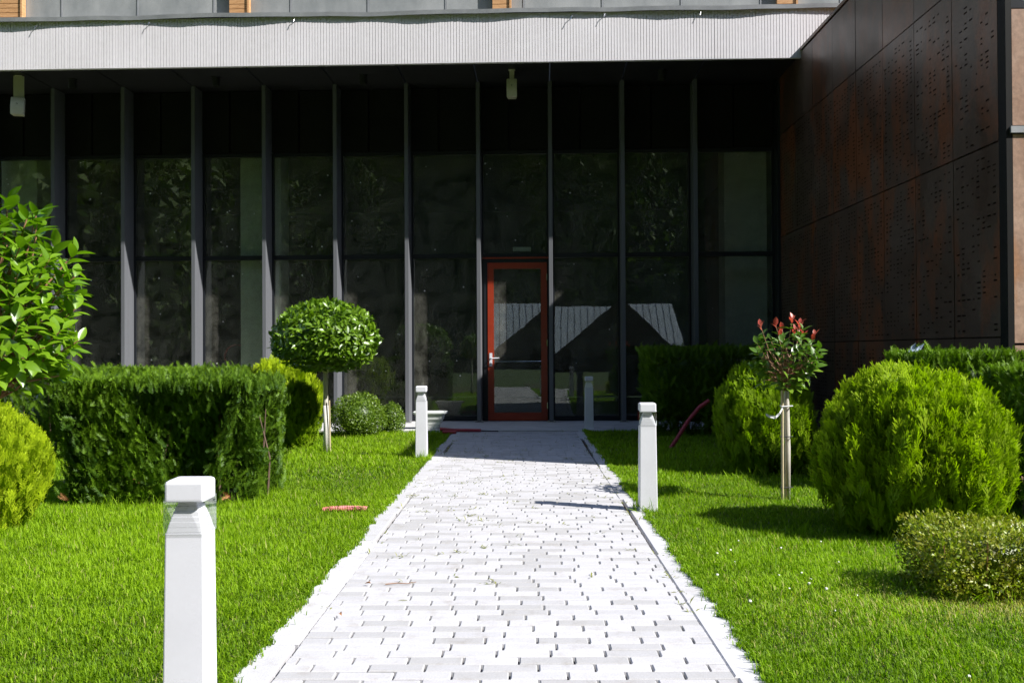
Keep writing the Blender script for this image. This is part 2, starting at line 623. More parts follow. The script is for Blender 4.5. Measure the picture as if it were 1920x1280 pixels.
def thuja_proto(n=9):
    """flat fan of scale-leaved twigs"""
    V, F, T = [], [], []

    def strip(p, d, L, w, t0):
        p = np.array(p)
        d = np.array(d)
        side = np.array([d[1], -d[0], 0.0])
        b = len(V)
        m = p + d * L * 0.55
        e = p + d * L
        off = np.array([0, 0, random.uniform(-0.05, 0.05)])
        V.extend([p - side * w * 0.4, p + side * w * 0.4, m + side * w + off, m - side * w + off, e + off * 2])
        F.append((b, b + 1, b + 2, b + 3))
        F3.append((b + 3, b + 2, b + 4))
        T.extend([t0 * 0.6, t0 * 0.6, t0 * 0.6 + 0.25, t0 * 0.6 + 0.25, t0 * 0.6 + 0.4])

    F3 = []
    strip((0, 0, 0), (0.02, 1.0, 0), 1.0, 0.045, 0.3)
    for i in range(n):
        t = 0.1 + 0.75 * i / (n - 1)
        s = 1 if i % 2 else -1
        a = R(random.uniform(24, 46))
        L = (0.55 - 0.38 * t) * random.uniform(0.8, 1.15) + 0.1
        d = (s * math.sin(a), math.cos(a), 0)
        strip((0, t, 0), d, L, 0.038, t)
        if L > 0.3:
            a2 = R(random.uniform(5, 20))
            strip((d[0] * L * 0.4, t + d[1] * L * 0.4, 0), (s * math.sin(a2), math.cos(a2), 0), L * 0.6, 0.03, t)
    return np.array(V), [np.array(F), np.array(F3)], np.array(T)


LAUREL = [leaf_proto(0.46, 0.16, b, 6, 0.9) for b in (0.08, 0.2, 0.34)]
OVAL = [leaf_proto(0.48, 0.15, b, 4, 0.85) for b in (0.05, 0.2, 0.35)]
BROAD = [leaf_proto(0.58, 0.15, b, 4, 0.85) for b in (0.05, 0.2, 0.35)]
SMALL = [leaf_proto(0.55, 0.12, b, 3, 0.85) for b in (0.05, 0.25)]
YEW = [needle_proto() for _ in range(4)]
THUJA = [thuja_proto() for _ in range(5)]


def sphere_dirs(n):
    i = np.arange(n) + 0.5
    ph = np.arccos(1 - 2 * i / n)
    th = np.pi * (1 + 5 ** 0.5) * i
    d = np.stack([np.cos(th) * np.sin(ph), np.sin(th) * np.sin(ph), np.cos(ph)], 1)
    return nrm(d + rng.normal(scale=0.9 / math.sqrt(n), size=(n, 3)))


def core_blob(rad, seed=0.0, n=14, m=20, amp=0.1):
    """rough inner mass of a clipped plant, closed mesh"""
    th = np.linspace(0, np.pi, n)
    ph = np.linspace(0, 2 * np.pi, m, endpoint=False)
    P = np.array([[math.sin(a) * math.cos(b), math.sin(a) * math.sin(b), math.cos(a)] for a in th for b in ph])
    P = P * (1 + amp * vnoise(P + seed, 3.0))[:, None] * np.array(rad)
    F = []
    for i in range(n - 1):
        for j in range(m):
            k = (j + 1) % m
            F.append((i * m + j, (i + 1) * m + j, (i + 1) * m + k, i * m + k))
    return P, [np.array(F)], np.zeros(len(P))


# ------------------------------------------------------------------ the setting
GR = 400
g = MB()
g.add([(-GR, -GR, -0.012), (GR, -GR, -0.012), (GR, GR, -0.012), (-GR, GR, -0.012)], [(0, 1, 2, 3)])
tag(g.build('ground', 'ground_soil'), kind='structure')
for (xa, xb) in ((-14, -1.045), (0.895, 14)):
    g = MB()
    g.add([(xa, -3, 0.018), (xb, -3, 0.018), (xb, 15.5, 0.018), (xa, 15.5, 0.018)], [(0, 1, 2, 3)])
    tag(g.build('lawn_ground', 'lawn_soil'), kind='structure')

PX0, PX1 = -0.885, 0.735           # paved field between the kerbs
KW = 0.145
path = MB().box(PX0 - KW - 0.01, PX1 + KW + 0.01, 0.6, 13.3, -0.05, 0.006).build('garden_path', 'sand_joint')
tag(path, kind='structure')

# kerb stones
KL = 0.98
for sx in (0, 1):
    x0 = PX0 - KW + 0.004 if sx == 0 else PX1 + 0.002
    y = 0.72 - 0.37 * sx
    while y < 13.2:
        y1 = min(y + KL, 13.29)
        b = MB()
        c = 0.006
        xa, xb = x0, x0 + KW - 0.006
        b.rings([[(xa, y, -0.04), (xb, y, -0.04), (xb, y1 - 0.007, -0.04), (xa, y1 - 0.007, -0.04)],
                 [(xa, y, 0.031), (xb, y, 0.031), (xb, y1 - 0.007, 0.031), (xa, y1 - 0.007, 0.031)],
                 [(xa + c, y + c, 0.0365), (xb - c, y + c, 0.0365), (xb - c, y1 - 0.007 - c, 0.0365), (xa + c, y1 - 0.007 - c, 0.0365)]])
        o = b.build('kerb_stone', 'kerb_concrete', path)
        o.location = (random.uniform(-.003, .003), 0, random.uniform(-.002, .002))
        o.rotation_euler = (0, 0, random.uniform(-.003, .003))
        y = y1

# pavers: full stone mesh, scaled at the row ends
PL, PD = 0.205, 0.0795


def paver_rings(L, D, cx=0, cy=0, top=0.036, c=0.0045):
    a, d = L / 2, D / 2
    q = lambda e, z: [(cx - a + e, cy - d + e, z), (cx + a - e, cy - d + e, z), (cx + a - e, cy + d - e, z), (cx - a + e, cy + d - e, z)]
    return [q(0, 0.0), q(0, top - c), q(c, top)]


pm = MB().rings(paver_rings(PL - 0.0075, PD - 0.0075), cap0=False).mesh('paver', 'paver_concrete')
rest = MB()
rest_t = []
row = 0
off = 0.1
y = 0.72
count = 0
while y + PD < 13.28:
    near = y > 3.12 and count < 300
    off = (off + PL * rng.choice([0.5, 0.42, 0.58, 0.35, 0.65, 0.12, 0.9], p=[.3, .15, .15, .12, .12, .08, .08])) % PL
    x = PX0 - PL + off
    carry = False
    jx = rng.uniform(-.002, .002)
    while x < PX1 - 0.012:
        a, b2 = max(x, PX0), min(x + PL, PX1)
        if PX1 - b2 < 0.03:
            b2 = PX1
        if x < PX0 and x + PL - PX0 < 0.03:
            x += PL
            carry = True
            continue
        if carry:
            a = PX0
            carry = False
        L = b2 - a
        if L > 0.025:
            cx, cy = (a + b2) / 2 + jx, y + PD / 2 + rng.uniform(-.0009, .0009)
            dz = rng.uniform(-.0012, .0012)
            if near and count < 300:
                o = link('paver', pm, path, (cx, cy, dz), (rng.uniform(-.006, .006), rng.uniform(-.003, .003), rng.uniform(-.004, .004)))
                o.scale = ((L - 0.0075) / (PL - 0.0075), 1, 1)
                count += 1
            else:
                rr = paver_rings(L - 0.0075, PD - 0.0075, cx, cy, 0.036 + dz)
                rest.rings(rr, cap0=False)
                rest_t += [float(rng.uniform())] * 12
        x += PL
        if b2 == PX1:
            break
    y += PD
    row += 1
o = rest.build('far_pavers', 'paver_concrete', path)
at_ = o.data.attributes.new('tint', 'FLOAT', 'POINT')
at_.data.foreach_set('value', np.array(rest_t, dtype=np.float32))
tag(o, kind='stuff')

# ------------------------------------------------------------------ building
TH = R(-1.2)
bld = empty('pavilion_building', (0, 15, 0), TH)
tag(bld, 'long modern pavilion with dark glass front, grey fins and ribbed pale fascia', 'building')
FIN0, BAY = -0.72, 1.135
KMIN, KMAX = -7, 3
FD = -0.36                         # fin front, local y
EV = -1.42                         # eave front, local y
ZS, ZG, ZT = 5.41, 4.37, 2.70      # soffit, glass head, transom
RX = 4.0                           # right end of the glass

slab = MB().box(-9.2, 3.98, -1.70, 0.5, -0.1, 0.05).build('plinth_slab', 'concrete', bld, bevel=0.008)
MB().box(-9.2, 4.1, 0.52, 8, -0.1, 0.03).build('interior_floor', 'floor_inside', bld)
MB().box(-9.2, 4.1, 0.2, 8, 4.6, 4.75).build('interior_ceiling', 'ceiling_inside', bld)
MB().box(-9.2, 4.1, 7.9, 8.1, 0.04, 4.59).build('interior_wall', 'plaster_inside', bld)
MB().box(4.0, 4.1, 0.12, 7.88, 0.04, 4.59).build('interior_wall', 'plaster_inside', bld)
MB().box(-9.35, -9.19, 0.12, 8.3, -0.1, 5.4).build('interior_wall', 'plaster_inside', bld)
MB().box(-9.3, 8, 0.15, 8.1, 5.5, 6.0).build('roof_slab', 'concrete', bld)
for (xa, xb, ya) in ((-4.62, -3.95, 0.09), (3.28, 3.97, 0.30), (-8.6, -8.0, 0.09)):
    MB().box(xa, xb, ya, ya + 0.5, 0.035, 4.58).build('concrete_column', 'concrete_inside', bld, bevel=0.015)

for k in range(KMIN, KMAX + 1):
    x = FIN0 + BAY * k
    b = MB().box(x, x + 0.062, FD, -0.02, 0.055, ZS - 0.004)
    f = b.build('fin', 'fin_metal', bld, bevel=0.004)
    # small foot bracket
    fb = MB().box(x - 0.035, x + 0.097, FD - 0.02, FD + 0.06, 0.052, 0.064)
    for sx in (-0.02, 0.082):
        fb.tube([(x + sx, FD + 0.0, 0.06), (x + sx, FD + 0.0, 0.085)], 0.009, 6)
    fb.build('foot_bracket', 'steel', f)
    # transparent bay to the right
    xa = x + 0.062
    xb = (FIN0 + BAY * (k + 1)) if k < KMAX else RX
    fr = MB()
    fr.box(xa, xb, -0.03, 0.05, ZG - 0.035, ZG + 0.02)          # head
    fr.box(xa, xb, -0.03, 0.05, 0.055, 0.13)                    # sill
    fr.box(xa, xb, -0.03, 0.05, ZT - 0.035, ZT + 0.035)
    fr.box(xa, xa + 0.03, -0.028, 0.048, 0.13, ZT - 0.035)
    fr.box(xb - 0.03, xb, -0.028, 0.048, 0.13, ZT - 0.035)
    fr.box(xa, xa + 0.03, -0.028, 0.048, ZT + 0.035, ZG - 0.035)
    fr.box(xb - 0.03, xb, -0.028, 0.048, ZT + 0.035, ZG - 0.035)
    wf = fr.build('window_frame', 'frame_metal', bld)
    spans = [(ZT + 0.035, ZG - 0.035)] + ([] if k == 0 else [(0.13, ZT - 0.035)])
    for (za, zb) in spans:
        w, h = xb - xa - 0.058, zb - za + 0.004
        p = MB().box(-w / 2, w / 2, -0.006, 0.006, -h / 2, h / 2)
        p.build('glass_pane', 'window_glass', wf, ((xa + xb) / 2, 0.012, (za + zb) / 2),
                (R(random.uniform(-.22, .22)), 0, R(random.uniform(-.25, .25))))
    # spandrel panels, two per bay
    xm = xa + (xb - xa) * (0.42 if k < KMAX else 0.5)
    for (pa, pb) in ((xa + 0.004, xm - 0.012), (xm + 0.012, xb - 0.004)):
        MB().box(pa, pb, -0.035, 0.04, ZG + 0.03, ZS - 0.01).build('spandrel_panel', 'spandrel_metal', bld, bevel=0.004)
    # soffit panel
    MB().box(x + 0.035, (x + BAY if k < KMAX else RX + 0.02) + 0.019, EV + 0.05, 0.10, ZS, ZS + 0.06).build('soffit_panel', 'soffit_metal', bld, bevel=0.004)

# end wall strip between glass and rusty wall
MB().box(RX, RX + 0.06, -0.3, 0.11, 0.05, ZS - 0.004).build('end_jamb', 'frame_metal', bld)
MB().box(-9.2, 4.1, 0.115, 0.15, ZG + 0.02, ZS + 0.06).build('spandrel_backing', 'ceiling_inside', bld)

# fascia: backing board with proud ribs
FX0, FX1 = -9.3, 7.5
fas = MB().box(FX0, FX1, EV + 0.012, EV + 0.05, ZS - 0.03, 6.10).build('fascia', 'fascia_board', bld)
rb = MB()
x = FX0
i = 0
while x < FX1:
    w = 0.0425
    dy = rng.uniform(-.0012, .0012) + 0.004 * math.sin(x * 2.1)
    rb.box(x, x + w - 0.0065, EV - 0.012 + dy, EV + 0.0115, ZS - 0.03, 6.095)
    x += w
    i += 1
    if i % 57 == 0:
        x += 0.003
o = rb.build('fascia_ribs', 'fascia_board', fas)
tag(o, kind='stuff')
# wavy metal flashing on top of the fascia
fl = MB()
rings = []
for x in np.arange(FX0, FX1 + 0.1, 0.12):
    dz = 0.007 * math.sin(x * 1.3 + 1) + 0.004 * math.sin(x * 3.7) + 0.002 * math.sin(x * 7.1 + 2)
    yo = EV - 0.055 + 0.012 * math.sin(x * 1.9) + 0.006 * math.sin(x * 5.3)
    rings.append([(x, yo, 6.085 + dz), (x, yo - 0.004, 6.145 + dz), (x, EV + 0.5, 6.175), (x, EV + 0.5, 6.16), (x, yo + 0.01, 6.135 + dz), (x, yo + 0.006, 6.085 + dz)])
fl.rings(rings)
fl.build('roof_flashing', 'flashing_metal', bld, smooth=False)
for (hx, hz, L) in ((-5.45, 6.02, .05), (-7.15, 6.0, .06), (0.78, 6.02, .10), (1.25, 6.03, .06), (2.63, 6.03, .05), (-3.3, 6.02, .03)):
    MB().tube([(hx, EV + 0.0, hz), (hx - 0.01, EV - 0.05, hz + 0.02), (hx - L * 0.4, EV - 0.06, hz - L * 0.5)], 0.006, 6).build('hook', 'steel', fas)

# upper storey: pale panels and larch posts just above the flashing
UP = EV + 0.32
x = FX0
pi = 0
for (xa, xb) in zip(np.arange(FX0, FX1, 1.17), np.arange(FX0 + 1.17, FX1 + 1.2, 1.17)):
    MB().box(xa + 0.012, xb - 0.012, UP, UP + 0.03, 6.17, 7.9).build('parapet_panel', 'parapet_glass', bld, bevel=0.003)
    MB().box(xa - 0.011, xa + 0.011, UP - 0.008, UP + 0.04, 6.165, 7.9).build('parapet_post', 'flashing_metal', bld)
MB().box(FX0, FX1, UP + 0.1, UP + 0.3, 6.02, 8.2).build('upper_wall', 'plaster_inside', bld)
for (xc, w) in ((-7.72, 0.36), (-4.22, 0.27), (-0.28, 0.25), (3.92, 0.27)):
    p = MB().box(xc + w / 2 + 0.002, xc + w / 2 + 0.03, UP - 0.12, UP - 0.012, 6.175, 8.0).build('wood_post', 'larch_wood', bld)
    z = 6.18
    while z < 7.9:
        MB().box(xc - w / 2, xc + w / 2, UP - 0.10, UP - 0.02, z, z + 0.062).build('wood_slat', 'larch_wood', p)
        z += 0.07

# the red door between the two central fins
DX0, DX1, DZ = -0.565, 0.385, 2.585
jb = MB()
jb.box(FIN0 + 0.094, DX0 - 0.006, -0.06, 0.06, 0.052, ZT - 0.037)
jb.box(DX1 + 0.006, FIN0 + BAY - 0.032, -0.06, 0.06, 0.052, ZT - 0.037)
jb.box(DX0 - 0.006, DX1 + 0.006, -0.06, 0.06, DZ + 0.006, ZT - 0.037)
jb.build('door_jamb', 'frame_metal', bld)
MB().box(FIN0 + 0.07, FIN0 + BAY - 0.005, -0.075, -0.0605, ZT - 0.052, ZT - 0.028).build('door_head_trim', 'red_door', bld)
st = 0.098
d = MB()
d.box(DX0, DX0 + st, -0.07, 0.0, 0.062, DZ)
d.box(DX1 - st, DX1, -0.07, 0.0, 0.062, DZ)
d.box(DX0 + st, DX1 - st, -0.068, -0.002, DZ - st, DZ)
d.box(DX0 + st, DX1 - st, -0.068, -0.002, 0.062, 0.062 + 0.125)
door = d.build('door', 'red_door', bld)
MB().box(DX0 + st - 0.005, DX1 - st + 0.005, -0.045, -0.03, 0.18, DZ - st + 0.005).build('door_pane', 'window_glass', door, (0, 0.0, 0), (0, 0, R(2.6)))
h = MB()
h.box(DX0 + 0.025, DX0 + 0.07, -0.079, -0.0705, 0.93, 1.14)
h.tube([(DX0 + 0.048, -0.079, 1.055), (DX0 + 0.048, -0.125, 1.055), (DX0 + 0.06, -0.13, 1.055), (DX0 + 0.185, -0.128, 1.058)], 0.0105, 8)
h.tube([(DX0 + 0.048, -0.079, 0.975), (DX0 + 0.048, -0.092, 0.975)], 0.013, 8)
h.build('door_handle', 'white_paint', door)  # silver handle, its sunlit brightness put into a white colour
MB().tube([(DX0 + st, -0.028, 1.0), (DX1 - st, -0.028, 1.005)], 0.007, 6).build('door_rail', 'steel', door)
for z in (0.3, 1.3, 2.35):
    MB().tube([(DX1 + 0.001, -0.081, z - 0.05), (DX1 + 0.001, -0.081, z + 0.05)], 0.011, 8).build('hinge', 'steel', door)
MB().box(-0.16, 0.13, 0.075, 0.135, ZT + 0.08, ZT + 0.15).build('door_sensor', 'concrete_inside', bld, bevel=0.01)

# paint specks and stickers on the glass
sp = MB()
for _ in range(110):
    k = random.randint(KMIN, KMAX)
    x = FIN0 + BAY * k + random.uniform(0.12, 1.0)
    z = random.choice([random.uniform(0.5, 2.6), random.uniform(2.8, 4.3)])
    if k == 0 and z < 2.7:
        continue
    r = random.uniform(0.007, 0.014)
    sp.add([(x + r * math.cos(a), -0.0005, z + r * math.sin(a)) for a in np.linspace(0, 6.28, 7)[:-1]], [tuple(range(6))])
tag(sp.build('paint_specks', 'white_paint', bld), kind='stuff')


# soffit spot lamps and loudspeakers hang from the soffit: things of their own
def bworld(x, y, z):
    return bld.matrix_basis @ Vector((x, y, z))


LAMP_X = (-6.95, -4.70, -2.42, -0.14, 2.14)
LAMP_L = ('black cylinder spot lamp under the eave, leftmost of the row',
          'black cylinder spot lamp under the eave, second from the left',
          'black cylinder spot lamp under the eave, third from the left, near the middle',
          'black cylinder spot lamp under the eave just behind the central beige loudspeaker',
          'black cylinder spot lamp under the eave, nearest the rusty steel wall')
for x, lab in zip(LAMP_X, LAMP_L):
    w = bworld(x, -0.80, ZS)
    r_ = empty('spot_lamp', w, TH)
    tag(r_, lab, 'lamp', 'spot lamps under the eave')
    MB().tube([(0, 0, -0.001), (0, 0, -0.012)], 0.075, 16).build('base_plate', 'black_plastic', r_, smooth=False)
    MB().rings([[(ra * math.cos(a), ra * math.sin(a), z) for a in np.linspace(0, 2 * math.pi, 17)[:-1]]
                for ra, z in ((0.06, -0.012), (0.06, -0.14), (0.052, -0.14), (0.048, -0.11))]).build('housing', 'black_plastic', r_)


def speaker(x, y, zc, w, h, lab, tilt, yaw, bw=0.035):
    r_ = empty('loudspeaker', bworld(x, y, ZS), TH + yaw)
    tag(r_, lab, 'loudspeaker', 'loudspeakers under the eave')
    dz = zc - ZS
    b = MB()
    rr = []
    for t in np.linspace(0, 1, 7):
        zz = dz + h / 2 - h * t
        bulge = 0.05 * math.sin(math.pi * t)
        rr.append([(-w / 2, -0.05 - bulge * 0.4 + tilt * t, zz), (w / 2, -0.05 - bulge * 0.4 + tilt * t, zz),
                   (w / 2 * 0.8, 0.10 + tilt * t, zz), (-w / 2 * 0.8, 0.10 + tilt * t, zz)])
    b.rings(rr)
    body = b.build('cabinet', 'beige_plastic', r_, bevel=0.006)
    MB().tube([(0, -0.072 + tilt * .4, dz + 0.03), (0, -0.078 + tilt * .4, dz + 0.03)], 0.008, 8).build('badge', 'steel', body)
    br = MB()
    br.box(-bw, bw, 0.02, 0.026, dz + h / 2 - 0.02, -0.004)
    br.box(-0.05, 0.05, -0.02, 0.07, -0.006, -0.001)
    br.box(-0.035, 0.035, 0.026, 0.09, dz + h / 2 - 0.02, dz + h / 2 - 0.014)
    br.build('bracket', 'beige_plastic', r_)


speaker(-7.66, -1.05, 4.93, 0.19, 0.27, 'beige loudspeaker on a tall bracket under the eave at far left', -0.05, R(18), 0.075)
speaker(-0.13, -0.98, 5.12, 0.155, 0.27, 'beige loudspeaker hanging under the eave above the red door', 0.0, 0)

# red conduit standing inside the glass
pts = [(0, 0, 0.05), (0, 0, 1.1)]
pts += [(-0.19 + 0.19 * math.cos(a), 0, 1.1 + 0.2 * math.sin(a)) for a in np.linspace(0.2, math.pi + 0.3, 10)]
w = bworld(-4.62, 0.45, 0)
o = MB().tube(pts, 0.016, 8).build('conduit_hook', 'red_plastic', None, w, smooth=True)
tag(o, 'thin red hooked conduit standing behind the glass left of the ball tree', 'pipe')

# ------------------------------------------------------------------ rusty steel block on the right
CX, CY0, CY1, CZ = 4.03, 7.80, 16.2, 5.53
blk = empty('corten_block', (CX, CY0, 0))
tag(blk, 'tall rusty steel clad block with slotted panels, right of the glass front', 'building')
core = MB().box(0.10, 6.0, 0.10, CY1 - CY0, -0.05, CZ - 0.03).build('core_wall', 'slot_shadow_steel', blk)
PW = 0.84
ROWS = [(0.02, 1.27), (1.27, 2.93), (2.93, 4.52), (4.52, CZ)]


def slotted_panel(w, h, dens, name):
    """sheet with real slots cut as a grid, local y-z plane facing -x, 8 mm deep edges"""
    b = MB()
    pitch_z, slot_h = 0.047, 0.015
    cols = 8
    cw = (w - 0.06) / cols
    z = 0.05
    b.add([(0, 0, 0), (0, w, 0), (0, w, z), (0, 0, z)], [(0, 1, 2, 3)])
    cl = rng.uniform(0, 1, (40, cols))
    ph = rng.uniform(0, 10)
    r_ = 0
    while z + pitch_z < h - 0.04:
        y = 0.03
        segs = []
        b.add([(0, 0, z), (0, 0.03, z), (0, 0.03, z + slot_h), (0, 0, z + slot_h)], [(0, 1, 2, 3)])
        for c in range(cols):
            local = dens + 0.22 * math.sin(c * 1.9 + ph) + 0.2 * math.sin(r_ * 0.55 + c * 0.8 + ph)
            sl = rng.uniform(0.25, 0.7) * cw if rng.uniform() < local else 0
            s0 = y + (cw - sl) * 0.5
            if sl:
                b.add([(0, y, z), (0, s0, z), (0, s0, z + slot_h), (0, y, z + slot_h)], [(0, 1, 2, 3)])
                b.add([(0, s0 + sl, z), (0, y + cw, z), (0, y + cw, z + slot_h), (0, s0 + sl, z + slot_h)], [(0, 1, 2, 3)])
            else:
                b.add([(0, y, z), (0, y + cw, z), (0, y + cw, z + slot_h), (0, y, z + slot_h)], [(0, 1, 2, 3)])
            y += cw
        b.add([(0, y, z), (0, w, z), (0, w, z + slot_h), (0, y, z + slot_h)], [(0, 1, 2, 3)])
        b.add([(0, 0, z + slot_h), (0, w, z + slot_h), (0, w, z + pitch_z), (0, 0, z + pitch_z)], [(0, 1, 2, 3)])
        z += pitch_z
        r_ += 1
    b.add([(0, 0, z), (0, w, z), (0, w, h), (0, 0, h)], [(0, 1, 2, 3)])
    for q in (((0, 0, 0), (0, w, 0), (.03, w, 0), (.03, 0, 0)), ((0, 0, h), (0, w, h), (.03, w, h), (.03, 0, h)),
              ((0, 0, 0), (0, 0, h), (.03, 0, h), (.03, 0, 0)), ((0, w, 0), (0, w, h), (.03, w, h), (.03, w, 0))):
        b.add(q, [(0, 1, 2, 3)])
    return b.mesh(name, 'corten_steel')


for ri, (za, zb) in enumerate(ROWS):
    k = 0
    y = 0.135
    while y < CY1 - CY0 - 0.1:
        wd = min(PW, CY1 - CY0 - y) - 0.012
        hh = zb - za - 0.014
        if ri == 3:
            MB().box(0.0, 0.03, 0, wd, 0, hh - 0.06).build('steel_panel', 'corten_steel', blk, (rng.uniform(0, .004), y, za + 0.007))
        else:
            me = slotted_panel(wd, hh, 0.30 + 0.075 * k if k < 6 else 0.72, 'slotted_panel')
            o = link('slotted_panel', me, blk, (rng.uniform(0, .005), y, za + 0.007), (0, R(rng.uniform(-.12, .12)), 0))
        y += PW
        k += 1
# corner trim, coping and the sunny front face
MB().box(0.0, 0.05, 0.0, 0.128, 0.0, CZ - 0.05).build('corner_trim', 'spandrel_metal', blk)
MB().box(-0.012, 6.0, -0.01, CY1 - CY0, CZ - 0.045, CZ).build('coping', 'corten_steel', blk)
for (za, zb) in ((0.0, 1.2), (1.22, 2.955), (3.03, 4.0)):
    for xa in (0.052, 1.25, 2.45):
        MB().box(xa, xa + 1.19, 0.0, 0.04, za, zb).build('front_panel', 'corten_sunlit', blk)
MB().box(0.03, 6.0, -0.02, 0.05, 2.965, 3.02).build('front_ledge', 'flashing_metal', blk)
MB().box(0.052, 6.0, 0.03, 0.09, 4.02, CZ - 0.05).build('front_band', 'frame_metal', blk)


# ------------------------------------------------------------------ bollards
def make_bollard():
    r_ = empty('bollard_light')
    b = MB()
    b.rings([rrect(0.064, 0.064, 0.006, 0.0), rrect(0.0575, 0.0575, 0.006, 0.645), rrect(0.052, 0.052, 0.005, 0.648)])
    b.build('post', 'white_paint', r_)
    c = MB()
    c.rings([rrect(0.054, 0.054, 0.006, 0.738), rrect(0.0585, 0.0585, 0.008, 0.740), rrect(0.0585, 0.0585, 0.008, 0.790),
             rrect(0.0565, 0.0565, 0.008, 0.796), rrect(0.050, 0.050, 0.010, 0.8005)])
    c.build('cap', 'white_paint', r_)
    g_ = MB()
    g_.rings([rrect(0.0607, 0.0607, 0.004, 0.640), rrect(0.0607, 0.0607, 0.004, 0.748)], False, False)
    g_.build('clear_lens', 'clear_plastic', r_)
    s = MB()
    rr = []
    for i in range(6):
        t = i / 6
        a = 0.0545 - 0.030 * t ** 1.2
        rr += [rrect(a, a, 0.004, 0.6485 + 0.0148 * i), rrect(a * 0.93, a * 0.93, 0.004, 0.6485 + 0.0148 * (i + 0.95))]
    s.rings(rr)
    s.build('reflector', 'white_paint', r_)
    return r_


def copy_tree(o, parent=None):
    c = o.copy()
    COL.objects.link(c)
    c.parent = parent
    for ch in list(o.children):
        copy_tree(ch, c)
    return c


B_SPOTS = [(-1.005, 2.80, 'white square bollard light in the left foreground, cut off by the frame', 1.5),
           (0.885, 6.70, 'sunlit white square bollard light casting its shadow on the path', -1.0),
           (-1.105, 10.10, 'white square bollard light left of the path, in front of the white basin', 0.6),
           (0.94, 14.0 - 0.55, 'shaded bollard light right of the path, close to the glass front', 0.5)]
proto = make_bollard()
for i, (x, y, lab, a) in enumerate(B_SPOTS):
    o = proto if i == 0 else copy_tree(proto)
    o.location = (x, y, 0)
    o.rotation_euler = (R(random.uniform(-.5, .5)), R(random.uniform(-.4, .4)), R(a))
    tag(o, lab, 'bollard light', 'bollard lights along the path')


# ------------------------------------------------------------------ plants
def globe(name, center, rad, mat, n, size, label, upright=0.75, seed=0.0, group=None, flat=0.35):
    """clipped thuja globe: upright fans over an inner mass"""
    r_ = empty(name, (center[0], center[1], 0))
    tag(r_, label, 'shrub', group)
    rad = np.array(rad)
    cz = center[2]
    d = sphere_dirs(n)
    d = d[d[:, 2] > -0.86]
    ridge = vnoise(d * np.array([1, 1, 0.35]) + seed, 11.0)
    lump = 1 + 0.035 * vnoise(d + seed, 3.5) + 0.06 * ridge
    depth = rng.choice([1.0, 0.9, 0.78], len(d), p=[0.5, 0.3, 0.2]) * rng.uniform(0.94, 1.03, len(d))
    p = d * rad * (lump * depth)[:, None]
    out = nrm(d / rad)
    up = np.array([0, 0, 1.0])
    grow = nrm(out * (1 - upright) + up * upright + rng.normal(scale=0.17, size=p.shape))
    tang = nrm(np.cross(out, up) + 1e-4)
    ang = rng.normal(scale=0.9, size=len(p))[:, None]
    face = nrm(out * np.cos(ang) + tang * np.sin(ang))
    s = size * rng.uniform(0.7, 1.25, len(p))
    base = p - grow * (s * 0.75)[:, None] + np.array([0, 0, cz])
    base[:, 2] = np.maximum(base[:, 2], 0.02)
    tint = np.clip(0.18 + 0.2 * rng.normal(size=len(p)) + 0.16 * ridge, 0, 1)
    V, F, T = scatter(THUJA, base, frames(grow, face), s, tint, 0.75)
    c = core_blob(rad * 0.68, seed)
    V2, F2, T2 = merge((V, F, T), (c[0] + np.array([0, 0, cz]), c[1], c[2]))
    o = link('foliage', np_mesh(name, V2, F2, mat, T2), r_)
    tag(o, kind='stuff')
    st_ = MB()
    for a in range(4):
        st_.tube([(0.05 * math.cos(a * 1.7), 0.05 * math.sin(a * 1.7), -0.02), (0.12 * math.cos(a * 1.7), 0.12 * math.sin(a * 1.7), 0.3)], [0.022, 0.015], 7)
    st_.build('stem', 'bark_brown', r_)
    return r_


